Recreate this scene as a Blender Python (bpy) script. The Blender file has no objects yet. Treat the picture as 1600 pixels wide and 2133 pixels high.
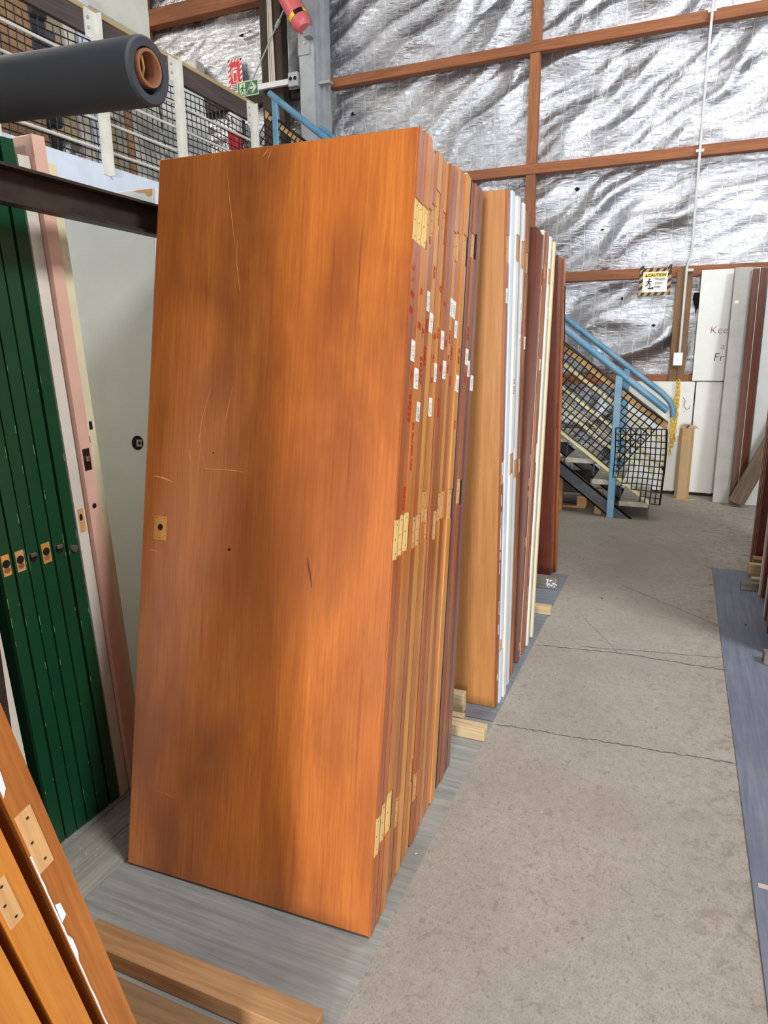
import bpy, bmesh, math, random
import numpy as np
from mathutils import Vector, Matrix, Euler

random.seed(7)
rng = np.random.default_rng(11)
scene = bpy.context.scene
COL = scene.collection
R = math.radians

# ------------------------------------------------------------------ camera
cam_data = bpy.data.cameras.new('camera')
cam = bpy.data.objects.new('camera', cam_data)
COL.objects.link(cam)
cam_data.sensor_fit = 'HORIZONTAL'
cam_data.sensor_width = 36.0
cam_data.lens = 1427.2 / 1600.0 * 36.0
cam_data.clip_start = 0.02
pitch, roll, yaw = 0.2274, -0.0081, 0.4049
fwd = Vector((-math.sin(yaw) * math.cos(pitch), math.cos(yaw) * math.cos(pitch), -math.sin(pitch)))
rgt = Vector((math.cos(yaw), math.sin(yaw), 0))
upv = rgt.cross(fwd)
r2 = math.cos(roll) * rgt + math.sin(roll) * upv
u2 = -math.sin(roll) * rgt + math.cos(roll) * upv
cam.matrix_world = Matrix(((r2.x, u2.x, -fwd.x, 0.0), (r2.y, u2.y, -fwd.y, 0.0),
                           (r2.z, u2.z, -fwd.z, 1.4296), (0, 0, 0, 1)))
scene.camera = cam

# ------------------------------------------------------------------ world and lights
world = bpy.data.worlds.new('daylight')
scene.world = world
world.use_nodes = True
bg = world.node_tree.nodes['Background']
bg.inputs['Color'].default_value = (0.80, 0.88, 1.0, 1)
bg.inputs['Strength'].default_value = 0.12


def area(name, loc, target, sx, sy, power, color):
    ld = bpy.data.lights.new(name, 'AREA')
    ld.shape = 'RECTANGLE'
    ld.size, ld.size_y, ld.energy, ld.color = sx, sy, power, color
    o = bpy.data.objects.new(name, ld)
    COL.objects.link(o)
    o.location = loc
    d = Vector(target) - Vector(loc)
    o.rotation_euler = d.to_track_quat('-Z', 'Y').to_euler()
    return o


# roller door behind the camera, a side doorway, and translucent roof sheets
area('roller_door_daylight', (4.2, -6.7, 2.0), (4.2, 0, 2.0), 3.2, 4.0, 400, (0.74, 0.87, 1.0))
area('aisle_opening_daylight', (0.75, -6.7, 1.25), (0.75, 0, 1.25), 1.1, 2.2, 880, (1.0, 0.97, 0.92))
area('doorway_daylight', (-3.3, -6.7, 1.35), (-3.3, 0, 1.35), 1.15, 2.7, 130, (1.0, 0.95, 0.88))
area('skylight_right', (4.5, 0.4, 6.35), (-0.4, 1.6, 0.4), 2.0, 1.4, 700, (0.97, 0.98, 1.0))
area('skylight_near', (-0.2, 1.2, 6.35), (-0.2, 1.2, 0), 1.2, 3.6, 40, (0.93, 0.97, 1.0))
area('skylight_far', (0.4, 4.7, 6.35), (0.4, 4.7, 0), 1.2, 3.0, 165, (1.0, 0.96, 0.88))
area('skylight_mezzanine', (-6.8, 4.0, 6.35), (-6.8, 4.0, 0), 2.2, 3.6, 300, (1.0, 0.93, 0.83))

scene.view_settings.view_transform = 'Standard'
scene.view_settings.look = 'None'
scene.view_settings.gamma = 1.0
scene.view_settings.use_curve_mapping = False
scene.view_settings.exposure = -0.48


# ------------------------------------------------------------------ helpers
def lin(c):
    c = c / 255.0
    return c / 12.92 if c <= 0.04045 else ((c + 0.055) / 1.055) ** 2.4


def rgb(r, g, b):
    return (lin(r), lin(g), lin(b), 1.0)


MATS = {}


def new_mat(name):
    m = bpy.data.materials.new(name)
    m.use_nodes = True
    nt = m.node_tree
    for n in list(nt.nodes):
        nt.nodes.remove(n)
    out = nt.nodes.new('ShaderNodeOutputMaterial')
    p = nt.nodes.new('ShaderNodeBsdfPrincipled')
    nt.links.new(p.outputs[0], out.inputs[0])
    MATS[name] = m
    return m, nt, p


def coords(nt, scale, rand=True):
    tc = nt.nodes.new('ShaderNodeTexCoord')
    mp = nt.nodes.new('ShaderNodeMapping')
    mp.inputs['Scale'].default_value = scale
    if rand:
        oi = nt.nodes.new('ShaderNodeObjectInfo')
        mul = nt.nodes.new('ShaderNodeVectorMath')
        mul.operation = 'MULTIPLY_ADD'
        cmb = nt.nodes.new('ShaderNodeCombineXYZ')
        for i in range(3):
            nt.links.new(oi.outputs['Random'], cmb.inputs[i])
        nt.links.new(cmb.outputs[0], mul.inputs[0])
        mul.inputs[1].default_value = (17, 31, 23)
        nt.links.new(tc.outputs['Object'], mul.inputs[2])
        nt.links.new(mul.outputs[0], mp.inputs['Vector'])
    else:
        nt.links.new(tc.outputs['Object'], mp.inputs['Vector'])
    return mp.outputs[0]


def noise(nt, vec, scale=1.0, detail=5.0, rough=0.6, dist=0.0):
    n = nt.nodes.new('ShaderNodeTexNoise')
    n.inputs['Scale'].default_value = scale
    n.inputs['Detail'].default_value = detail
    n.inputs['Roughness'].default_value = rough
    n.inputs['Distortion'].default_value = dist
    nt.links.new(vec, n.inputs['Vector'])
    return n.outputs[0]


def ramp(nt, fac, stops):
    r = nt.nodes.new('ShaderNodeValToRGB')
    el = r.color_ramp.elements
    while len(el) < len(stops):
        el.new(0.5)
    for e, (pos, c) in zip(el, stops):
        e.position = pos
        e.color = c
    nt.links.new(fac, r.inputs[0])
    return r.outputs[0]


def mixc(nt, fac, a, b, mode='MIX'):
    m = nt.nodes.new('ShaderNodeMix')
    m.data_type = 'RGBA'
    m.blend_type = mode
    if isinstance(fac, float):
        m.inputs[0].default_value = fac
    else:
        nt.links.new(fac, m.inputs[0])
    for v, s in ((a, m.inputs[6]), (b, m.inputs[7])):
        if isinstance(v, tuple):
            s.default_value = v
        else:
            nt.links.new(v, s)
    return m.outputs[2]


def bump(nt, p, height, strength, distance=0.002):
    b = nt.nodes.new('ShaderNodeBump')
    b.inputs['Strength'].default_value = strength
    b.inputs['Distance'].default_value = distance
    nt.links.new(height, b.inputs['Height'])
    nt.links.new(b.outputs[0], p.inputs['Normal'])
    return b


def wood(name, light, dark, rough=0.42, axis='z', scale=1.0, coat=0.0, deep=None, blotch=0.5):
    m, nt, p = new_mat(name)
    k = {'x': (1.6, 34, 34), 'y': (34, 1.6, 34), 'z': (34, 34, 1.6)}[axis]
    k2 = {'x': (0.9, 7, 7), 'y': (7, 0.9, 7), 'z': (7, 7, 0.9)}[axis]
    v = coords(nt, tuple(s * scale for s in k))
    v2 = coords(nt, tuple(s * scale for s in k2))
    g = noise(nt, v, 2.2, 7, 0.68, 0.3)
    b = noise(nt, v2, 1.0, 4, 0.6, 0.6)
    c1 = ramp(nt, g, [(0.30, rgb(*dark)), (0.68, rgb(*light))])
    dp = deep or tuple(int(x * 0.72) for x in dark)
    f = ramp(nt, b, [(0.42, (0, 0, 0, 1)), (0.72, (blotch, blotch, blotch, 1))])
    c = mixc(nt, f, c1, rgb(*dp))
    nt.links.new(c, p.inputs['Base Color'])
    p.inputs['Roughness'].default_value = rough
    p.inputs['Coat Weight'].default_value = coat
    p.inputs['Coat Roughness'].default_value = 0.22
    bump(nt, p, g, 0.10, 0.0008)
    return m


def paint(name, col, rough=0.45, dirt=0.18, dirtcol=None, scale=6.0, metal=0.0, coat=0.0):
    m, nt, p = new_mat(name)
    v = coords(nt, (scale,) * 3)
    a = noise(nt, v, 1.0, 6, 0.65)
    d = dirtcol or tuple(int(x * 0.75) for x in col)
    f = ramp(nt, a, [(0.40, (0, 0, 0, 1)), (0.80, (dirt * 2.4,) * 3 + (1,))])
    c = mixc(nt, f, rgb(*col), rgb(*d))
    nt.links.new(c, p.inputs['Base Color'])
    p.inputs['Roughness'].default_value = rough
    p.inputs['Metallic'].default_value = metal
    p.inputs['Coat Weight'].default_value = coat
    p.inputs['Coat Roughness'].default_value = 0.25
    return m


# --- materials
def veneer_main():
    m, nt, p = new_mat('veneer_front')
    fine = noise(nt, coords(nt, (95, 95, 3.2), False), 1.6, 8, 0.72, 0.4)
    mid = noise(nt, coords(nt, (13, 13, 0.8), False), 1.0, 5, 0.62, 0.5)
    big = noise(nt, coords(nt, (3.1, 3.1, 1.15), False), 1.25, 4, 0.55, 0.4)
    streak = noise(nt, coords(nt, (42, 42, 1.1), False), 1.0, 5, 0.6, 0.2)
    c = ramp(nt, mid, [(0.30, rgb(176, 94, 28)), (0.70, rgb(200, 117, 42))])
    f1 = ramp(nt, fine, [(0.40, (0.5,) * 3 + (1,)), (0.62, (0, 0, 0, 1))])
    c = mixc(nt, f1, c, rgb(148, 72, 18))
    f2 = ramp(nt, big, [(0.44, (0, 0, 0, 1)), (0.66, (0.62,) * 3 + (1,))])
    c = mixc(nt, f2, c, rgb(114, 52, 16))
    f3 = ramp(nt, streak, [(0.62, (0, 0, 0, 1)), (0.75, (0.75,) * 3 + (1,))])
    c = mixc(nt, f3, c, rgb(112, 46, 16))
    nt.links.new(c, p.inputs['Base Color'])
    p.inputs['Roughness'].default_value = 0.42
    p.inputs['Coat Weight'].default_value = 0.75
    p.inputs['Coat Roughness'].default_value = 0.30
    bump(nt, p, fine, 0.05, 0.0006)
    return m


veneer_main()
wood('edge_honey', (208, 130, 54), (172, 94, 32), 0.34, coat=0.3, blotch=0.6)
wood('edge_gold', (216, 156, 80), (184, 116, 50), 0.36, coat=0.2, blotch=0.5)
wood('edge_red', (194, 106, 48), (154, 74, 28), 0.32, coat=0.35, blotch=0.65)
wood('edge_brown', (172, 98, 48), (126, 64, 30), 0.36, coat=0.25)
wood('edge_mahogany', (128, 72, 56), (88, 44, 36), 0.34, coat=0.3)
wood('edge_plum', (142, 92, 80), (104, 60, 48), 0.36, coat=0.3, blotch=0.3)
wood('edge_worn', (190, 130, 90), (112, 66, 44), 0.6, blotch=0.8)
wood('face_tan', (196, 136, 76), (172, 112, 58), 0.42, coat=0.1, blotch=0.22)
wood('face_orange', (190, 100, 40), (150, 70, 26), 0.4, coat=0.2)
wood('face_chocolate', (118, 66, 46), (92, 46, 32), 0.38, coat=0.25, blotch=0.4)
wood('face_redbrown', (126, 58, 38), (92, 38, 26), 0.36, coat=0.35)
wood('wood_ochre', (216, 140, 52), (186, 108, 36), 0.42, coat=0.2, scale=0.8, blotch=0.3)
wood('wood_ochre_brown', (190, 114, 44), (150, 82, 30), 0.42, coat=0.2, scale=0.8, blotch=0.3)
wood('wood_recess', (236, 206, 138), (214, 176, 104), 0.75, blotch=0.15)
wood('wood_recess_tan', (222, 172, 116), (190, 138, 84), 0.75, blotch=0.2)
wood('wood_recess_orange', (226, 164, 78), (200, 126, 52), 0.7, blotch=0.4)
wood('girt_wood', (170, 108, 68), (128, 76, 48), 0.7, axis='x', blotch=0.5)
wood('stud_wood', (176, 114, 72), (134, 82, 52), 0.7, axis='z', blotch=0.5)
wood('plank_wood', (150, 116, 82), (114, 84, 58), 0.8, axis='z', blotch=0.5)
wood('column_wood', (76, 60, 46), (48, 38, 30), 0.8, axis='z', blotch=0.5)
wood('timber_raw', (186, 144, 98), (150, 108, 68), 0.85, axis='x', blotch=0.5)
wood('timber_pale', (214, 192, 154), (176, 150, 112), 0.85, axis='x', blotch=0.4, deep=(110, 88, 62))
wood('timber_grey', (134, 126, 116), (92, 86, 80), 0.9, axis='x', blotch=0.5)
wood('timber_weathered', (140, 120, 102), (96, 78, 64), 0.9, axis='z', blotch=0.5)
wood('rail_cap', (192, 170, 128), (164, 140, 98), 0.7, axis='y', blotch=0.3)
wood('rail_beam', (92, 78, 74), (62, 52, 50), 0.65, axis='y', blotch=0.4)
wood('stair_timber', (216, 176, 120), (180, 136, 84), 0.7, axis='x', blotch=0.4)
wood('board_tan', (170, 134, 98), (140, 106, 76), 0.75, axis='z', blotch=0.3)
wood('board_floor_brown', (150, 118, 84), (122, 92, 62), 0.85, axis='x', blotch=0.3)
wood('cardboard', (196, 166, 128), (178, 146, 106), 0.85, axis='z', blotch=0.25)
paint('white_paint', (226, 229, 232), 0.42, 0.12)
paint('white_blue_paint', (214, 224, 238), 0.40, 0.14)
paint('cream_white', (226, 226, 214), 0.45, 0.14)
paint('white_panel', (230, 233, 229), 0.40, 0.08)
paint('grey_panel', (184, 182, 177), 0.45, 0.2)
paint('offwhite_edge', (220, 214, 200), 0.45, 0.18)
paint('pink_paint', (228, 184, 164), 0.45, 0.14)
paint('cream_paint', (228, 220, 182), 0.45, 0.2)
paint('cream_stair', (222, 212, 160), 0.5, 0.25)
paint('green_paint', (14, 70, 42), 0.34, 0.2, (10, 50, 30), coat=0.15)
paint('green_chip', (150, 176, 120), 0.6, 0.3)
paint('white_chip', (232, 234, 236), 0.5, 0.1)
paint('steel_white', (216, 214, 206), 0.45, 0.22)
paint('steel_grey', (166, 170, 176), 0.45, 0.25)
paint('stair_blue', (82, 136, 168), 0.36, 0.35, (140, 168, 180))
paint('steel_dark', (42, 38, 36), 0.5, 0.4, (86, 72, 60), metal=0.3)
paint('stringer_dark', (44, 46, 52), 0.5, 0.4, (84, 86, 92), metal=0.2)
paint('foam_dark', (48, 52, 56), 0.62, 0.25, (66, 70, 74))
paint('rust_core', (150, 96, 64), 0.8, 0.4, (94, 58, 40))
paint('black_plastic', (14, 14, 15), 0.5, 0.0)
paint('hole_black', (10, 8, 7), 0.9, 0.0)
paint('lock_dark', (52, 46, 42), 0.35, 0.4, (110, 100, 92), metal=0.7)
paint('lock_chrome', (170, 160, 152), 0.3, 0.3, metal=0.8)
paint('sticker_white', (238, 238, 232), 0.55, 0.05)
paint('ink_black', (30, 30, 30), 0.6, 0.0)
paint('ink_red', (190, 36, 14), 0.55, 0.0)
paint('ink_darkred', (150, 60, 60), 0.6, 0.0)
paint('pink_vinyl', (226, 112, 118), 0.4, 0.25, (206, 86, 96))
paint('sign_yellow', (244, 214, 46), 0.5, 0.0)
paint('sign_white', (236, 236, 238), 0.5, 0.0)
paint('sign_red', (204, 34, 40), 0.5, 0.0)
paint('sign_green', (14, 110, 62), 0.5, 0.0)
paint('sign_glow', (206, 232, 190), 0.5, 0.0)
paint('tape_pink', (188, 172, 168), 0.5, 0.2)
paint('tape_tan', (190, 152, 96), 0.5, 0.1)
paint('chain_yellow', (240, 196, 28), 0.4, 0.1)
paint('switch_white', (238, 238, 234), 0.3, 0.02)
paint('conduit_white', (214, 216, 218), 0.4, 0.1)
paint('tread_concrete', (182, 176, 162), 0.85, 0.4, (110, 106, 98), scale=14)
paint('black_stuff', (40, 42, 50), 0.6, 0.5, (90, 94, 108))
paint('pale_straw', (226, 190, 96), 0.6, 0.1)
paint('scratch_pale', (232, 160, 110), 0.5, 0.0)
paint('scratch_dark', (96, 40, 14), 0.6, 0.0)
paint('crack_dark', (84, 78, 72), 0.9, 0.2)
paint('crack_pale', (190, 186, 178), 0.9, 0.2)
paint('debris', (196, 190, 176), 0.9, 0.3)
paint('roof_steel', (120, 122, 126), 0.5, 0.3)
paint('extinguisher_red', (196, 24, 30), 0.3, 0.1)


def concrete():
    m, nt, p = new_mat('concrete')
    v = coords(nt, (1, 1, 1), False)
    a = noise(nt, v, 1.1, 6, 0.62, 0.3)
    b = noise(nt, v, 34, 8, 0.72)
    s = noise(nt, coords(nt, (120, 48, 60), False), 1.0, 5, 0.75, 0.6)
    st = noise(nt, v, 5.5, 3, 0.5, 0.5)
    c = ramp(nt, a, [(0.34, rgb(148, 140, 130)), (0.66, rgb(172, 165, 154))])
    c = mixc(nt, ramp(nt, b, [(0.36, (0.55,) * 3 + (1,)), (0.60, (0, 0, 0, 1))]), c, rgb(140, 130, 120))
    c = mixc(nt, ramp(nt, s, [(0.30, (0.85,) * 3 + (1,)), (0.42, (0, 0, 0, 1))]), c, rgb(104, 96, 88))
    c = mixc(nt, ramp(nt, st, [(0.66, (0, 0, 0, 1)), (0.76, (0.45,) * 3 + (1,))]), c, rgb(128, 116, 106))
    sp = noise(nt, coords(nt, (210, 150, 150), False), 1.0, 3, 0.6, 0.4)
    c = mixc(nt, ramp(nt, sp, [(0.34, (0.45,) * 3 + (1,)), (0.50, (0, 0, 0, 1))]), c, rgb(112, 104, 96))
    sp2 = noise(nt, coords(nt, (26, 26, 26), False), 1.0, 2, 0.5, 1.5)
    c = mixc(nt, ramp(nt, sp2, [(0.30, (0.5,) * 3 + (1,)), (0.38, (0, 0, 0, 1))]), c, rgb(120, 110, 102))
    # brown worn edge along the right-hand mat
    sep = nt.nodes.new('ShaderNodeSeparateXYZ')
    tc = nt.nodes.new('ShaderNodeTexCoord')
    nt.links.new(tc.outputs['Object'], sep.inputs[0])
    mr = nt.nodes.new('ShaderNodeMapRange')
    mr.inputs[1].default_value = 0.02
    mr.inputs[2].default_value = 0.31
    nt.links.new(sep.outputs[0], mr.inputs[0])
    e = noise(nt, v, 16, 6, 0.7, 0.6)
    mm = nt.nodes.new('ShaderNodeMath')
    mm.operation = 'MULTIPLY'
    nt.links.new(mr.outputs[0], mm.inputs[0])
    nt.links.new(ramp(nt, e, [(0.50, (0, 0, 0, 1)), (0.66, (0.7,) * 3 + (1,))]), mm.inputs[1])
    c = mixc(nt, mm.outputs[0], c, rgb(112, 92, 78))
    nt.links.new(c, p.inputs['Base Color'])
    p.inputs['Roughness'].default_value = 0.78
    bump(nt, p, b, 0.25, 0.002)


concrete()


def mat_sheet(name, base, scuff, axis='x'):
    m, nt, p = new_mat(name)
    v = coords(nt, (2.2, 2.2, 2.2))
    k = (3, 60, 60) if axis == 'x' else (60, 3, 60)
    g = noise(nt, coords(nt, k), 1.0, 7, 0.7, 0.4)
    a = noise(nt, v, 1.0, 5, 0.6)
    c = ramp(nt, g, [(0.34, rgb(*base)), (0.70, rgb(*scuff))])
    c = mixc(nt, ramp(nt, a, [(0.45, (0, 0, 0, 1)), (0.75, (0.6,) * 3 + (1,))]), c, rgb(*[int(x * 0.86) for x in base]))
    nt.links.new(c, p.inputs['Base Color'])
    p.inputs['Roughness'].default_value = 0.6
    return m


mat_sheet('mat_grey', (124, 126, 124), (164, 164, 156))
mat_sheet('mat_grey_far', (104, 110, 120), (132, 138, 146))
mat_sheet('mat_blue', (92, 100, 122), (122, 126, 132), 'y')
mat_sheet('mat_board', (136, 134, 124), (172, 168, 156), 'y')


def foil():
    m, nt, p = new_mat('foil')
    v = coords(nt, (1, 1, 1), False)
    hz = noise(nt, coords(nt, (7, 7, 24), False), 1.0, 6, 0.62, 0.9)
    fine = noise(nt, v, 26, 6, 0.7, 1.0)
    w = nt.nodes.new('ShaderNodeTexWave')
    w.inputs['Scale'].default_value = 2.3
    w.inputs['Distortion'].default_value = 1.1
    w.inputs['Detail'].default_value = 2
    w.inputs['Detail Scale'].default_value = 3.0
    nt.links.new(v, w.inputs['Vector'])
    thr = ramp(nt, w.outputs[0], [(0.985, (0, 0, 0, 1)), (0.999, (0.6, 0.6, 0.6, 1))])
    mx = nt.nodes.new('ShaderNodeMath')
    mx.operation = 'ADD'
    nt.links.new(hz, mx.inputs[0])
    f2 = nt.nodes.new('ShaderNodeMath')
    f2.operation = 'MULTIPLY'
    f2.inputs[1].default_value = 0.35
    nt.links.new(fine, f2.inputs[0])
    nt.links.new(f2.outputs[0], mx.inputs[1])
    b1 = nt.nodes.new('ShaderNodeBump')
    b1.inputs['Strength'].default_value = 0.45
    b1.inputs['Distance'].default_value = 0.030
    nt.links.new(mx.outputs[0], b1.inputs['Height'])
    nt.links.new(b1.outputs[0], p.inputs['Normal'])
    c = mixc(nt, thr, rgb(196, 199, 206), rgb(224, 227, 232))
    nt.links.new(c, p.inputs['Base Color'])
    p.inputs['Metallic'].default_value = 0.92
    rr = nt.nodes.new('ShaderNodeMix')
    rr.inputs[2].default_value = 0.22
    rr.inputs[3].default_value = 0.6
    nt.links.new(thr, rr.inputs[0])
    nt.links.new(rr.outputs[0], p.inputs['Roughness'])


foil()


class MB:
    """Collects polygons (with material slots) and builds one mesh object."""

    def __init__(self):
        self.v, self.f, self.m = [], [], []

    def add(self, verts, faces, mi=0):
        o = len(self.v)
        self.v += [tuple(x) for x in verts]
        for f in faces:
            self.f.append(tuple(i + o for i in f))
            self.m.append(mi)
        return self

    def box(self, a, b, mi=0, M=None):
        x0, y0, z0 = a
        x1, y1, z1 = b
        vs = [(x0, y0, z0), (x1, y0, z0), (x1, y1, z0), (x0, y1, z0), (x0, y0, z1), (x1, y0, z1), (x1, y1, z1), (x0, y1, z1)]
        if M is not None:
            vs = [M @ Vector(q) for q in vs]
        return self.add(vs, [(0, 3, 2, 1), (4, 5, 6, 7), (0, 1, 5, 4), (1, 2, 6, 5), (2, 3, 7, 6), (3, 0, 4, 7)], mi)

    def cbox(self, a, b, c, mi=0, M=None):
        """Box with chamfered edges (chamfer c)."""
        bm = bmesh.new()
        bmesh.ops.create_cube(bm, size=1.0)
        for v in bm.verts:
            v.co = Vector([(a[i] + b[i]) / 2 + v.co[i] * (b[i] - a[i]) for i in range(3)])
        bmesh.ops.bevel(bm, geom=list(bm.edges), offset=c, segments=1, affect='EDGES')
        bm.verts.index_update()
        vs = [M @ v.co if M is not None else v.co.copy() for v in bm.verts]
        fs = [tuple(v.index for v in f.verts) for f in bm.faces]
        bm.free()
        return self.add(vs, fs, mi)

    def prism(self, poly, axis, t0, t1, mi=0, M=None):
        """poly: 2D ccw points; axis 'y' -> points are (x, z); axis 'x' -> (y, z); axis 'z' -> (x, y)."""
        n = len(poly)

        def mk(p, t):
            return {'y': (p[0], t, p[1]), 'x': (t, p[0], p[1]), 'z': (p[0], p[1], t)}[axis]
        vs = [mk(p, t0) for p in poly] + [mk(p, t1) for p in poly]
        if M is not None:
            vs = [M @ Vector(q) for q in vs]
        fs = [tuple(range(n)), tuple(range(2 * n - 1, n - 1, -1))]
        fs += [(i, i + n, (i + 1) % n + n, (i + 1) % n) for i in range(n)]
        return self.add(vs, fs, mi)

    def tube(self, pts, r, seg=10, mi=0, cap=True, r_in=None):
        pts = [Vector(p) for p in pts]
        rings = []
        for i, p in enumerate(pts):
            d = (pts[min(i + 1, len(pts) - 1)] - pts[max(i - 1, 0)]).normalized()
            ref = Vector((0, 0, 1)) if abs(d.z) < 0.9 else Vector((1, 0, 0))
            s = d.cross(ref).normalized()
            u = s.cross(d).normalized()
            rr = r[i] if isinstance(r, (list, tuple)) else r
            rings.append([p + (math.cos(a) * s + math.sin(a) * u) * rr for a in [2 * math.pi * k / seg for k in range(seg)]])
        vs = [q for ring in rings for q in ring]
        fs = []
        for i in range(len(pts) - 1):
            for k in range(seg):
                a, b = i * seg + k, i * seg + (k + 1) % seg
                fs.append((a, a + seg, b + seg, b))
        if cap:
            fs.append(tuple(range(seg)))
            fs.append(tuple((len(pts) - 1) * seg + k for k in range(seg - 1, -1, -1)))
        return self.add(vs, fs, mi)

    def strand(self, pts, w, mi=0):
        return self.tube(pts, w, 4, mi, cap=False)

    def build(self, name, mats, parent=None, smooth=False):
        me = bpy.data.meshes.new(name)
        me.from_pydata(self.v, [], self.f)
        if isinstance(mats, str):
            mats = [mats]
        for k in mats:
            me.materials.append(MATS[k])
        me.polygons.foreach_set('material_index', self.m)
        bm = bmesh.new()
        bm.from_mesh(me)
        bmesh.ops.recalc_face_normals(bm, faces=list(bm.faces))
        bm.to_mesh(me)
        bm.free()
        if smooth:
            me.polygons.foreach_set('use_smooth', [True] * len(me.polygons))
            try:
                me.set_sharp_from_angle(angle=R(40))
            except Exception:
                pass
        me.update()
        o = bpy.data.objects.new(name, me)
        COL.objects.link(o)
        if parent is not None:
            o.parent = parent
        return o


def empty(name, loc=(0, 0, 0), rot=(0, 0, 0)):
    o = bpy.data.objects.new(name, None)
    o.empty_display_size = 0.1
    COL.objects.link(o)
    o.location = loc
    o.rotation_euler = rot
    return o


def tag(o, label=None, cat=None, group=None, kind=None):
    if label:
        o['label'] = label
    if cat:
        o['category'] = cat
    if group:
        o['group'] = group
    if kind or cat:
        o['kind'] = kind or 'thing'
    return o


def frame(ex, ey, origin):
    ex, ey = Vector(ex).normalized(), Vector(ey).normalized()
    ez = ex.cross(ey)
    return Matrix(((ex.x, ey.x, ez.x, origin[0]), (ex.y, ey.y, ez.y, origin[1]), (ex.z, ey.z, ez.z, origin[2]), (0, 0, 0, 1)))


def text_part(name, body, size, M, mat, parent, shear=0.25, offset=0.0, squeeze=1.0):
    cu = bpy.data.curves.new(name, 'FONT')
    cu.body = body
    cu.size = size
    cu.shear = shear
    cu.offset = offset
    cu.align_x = 'CENTER'
    cu.align_y = 'CENTER'
    cu.resolution_u = 3
    tmp = bpy.data.objects.new(name, cu)
    COL.objects.link(tmp)
    dg = bpy.context.evaluated_depsgraph_get()
    me = bpy.data.meshes.new_from_object(tmp.evaluated_get(dg))
    bpy.data.objects.remove(tmp)
    bpy.data.curves.remove(cu)
    me.name = name
    me.transform(M @ Matrix.Diagonal((squeeze, 1, 1, 1)))
    me.materials.clear()
    me.materials.append(MATS[mat])
    o = bpy.data.objects.new(name, me)
    COL.objects.link(o)
    o.parent = parent
    return o


# ================================================================== structure
fl = MB().box((-11, -9, -0.1), (6, 8.2, 0.0)).build('floor', 'concrete')
tag(fl, 'pale worn concrete warehouse floor', kind='structure')


def crack(pts, w, mat, n=40):
    b = MB()
    P = []
    for (x0, y0), (x1, y1) in zip(pts[:-1], pts[1:]):
        for k in range(n):
            t = k / n
            P.append((x0 + (x1 - x0) * t + random.uniform(-.004, .004), y0 + (y1 - y0) * t + random.uniform(-.006, .006)))
    P.append(pts[-1])
    vs, fs = [], []
    for i, (x, y) in enumerate(P):
        ww = w * random.uniform(.5, 1.3)
        vs += [(x, y - ww, 0.0006), (x, y + ww, 0.0006)]
        if i:
            fs.append((2 * i - 2, 2 * i - 1, 2 * i + 1, 2 * i))
    b.add(vs, fs)
    return b.build('crack', mat, fl)


crack([(-.56, 3.24), (-.15, 3.29), (.35, 3.28)], .0035, 'crack_dark')
crack([(-.56, 3.247), (-.22, 3.29)], .003, 'crack_pale', 24)
crack([(-.56, 2.42), (-.17, 2.45), (.28, 2.48)], .0026, 'crack_dark')
crack([(-.35, 3.30), (.28, 3.42)], .002, 'crack_dark', 30)
crack([(-.25, 4.35), (.29, 3.85)], .002, 'crack_dark', 30)
crack([(-.40, 3.72), (-.18, 3.30)], .0015, 'crack_dark', 16)
crack([(-.05, 5.2), (-.07, 6.0)], .002, 'crack_dark', 16)


def wall_foil():
    x0, x1, z0, z1 = -10.5, 4.2, 0.0, 6.4
    nx, nz = 420, 230
    xs = np.linspace(x0, x1, nx)
    zs = np.linspace(z0, z1, nz)
    X, Z = np.meshgrid(xs, zs, indexing='ij')
    girts = np.array([-.1, 1.155, 2.18, 3.24, 4.34, 5.42, 6.5])
    idx = np.clip(np.searchsorted(girts, Z) - 1, 0, len(girts) - 2)
    fr = (Z - girts[idx]) / (girts[idx + 1] - girts[idx])
    env = np.sin(np.pi * np.clip(fr, 0, 1)) ** 0.45
    warp = 0.25 * np.sin(1.3 * X + 0.7 * Z) + 0.16 * np.sin(2.9 * X - 1.7 * Z + 1.1) + 0.08 * np.sin(6.1 * X + 4.3 * Z)
    D = np.zeros_like(X)
    for k in range(9):
        ang = rng.uniform(R(18), R(62))
        fx, fz = math.sin(ang), -math.cos(ang)
        fq = rng.uniform(3, 12)
        ph = rng.uniform(0, 6.28) + idx * rng.uniform(1, 5)
        s = np.sin(fq * (X * fx + Z * fz) + ph + warp * rng.uniform(2, 5))
        amp = 0.5 + 0.5 * np.sin(rng.uniform(.5, 1.6) * X + rng.uniform(.5, 1.4) * Z + rng.uniform(0, 6))
        D += amp * (1 - np.abs(s)) ** 1.6 * 0.0150 * (9 / fq) ** 0.7
    D += 0.012 * np.sin(1.9 * X + idx * 2.0) * np.sin(np.pi * fr)
    D = D * env
    Y = 7.69 - D * 2.6
    verts = np.stack([X.ravel(), Y.ravel(), Z.ravel()], 1)
    ii, jj = np.meshgrid(np.arange(nx - 1), np.arange(nz - 1), indexing='ij')
    a = (ii * nz + jj).ravel()
    faces = np.stack([a, a + nz, a + nz + 1, a + 1], 1)
    me = bpy.data.meshes.new('wall_back')
    me.from_pydata(verts.tolist(), [], faces.tolist())
    me.materials.append(MATS['foil'])
    me.polygons.foreach_set('use_smooth', [True] * len(me.polygons))
    me.update()
    o = bpy.data.objects.new('wall_back', me)
    COL.objects.link(o)
    tag(o, 'back wall lined with crinkled silver foil insulation', kind='structure')
    return o


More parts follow.
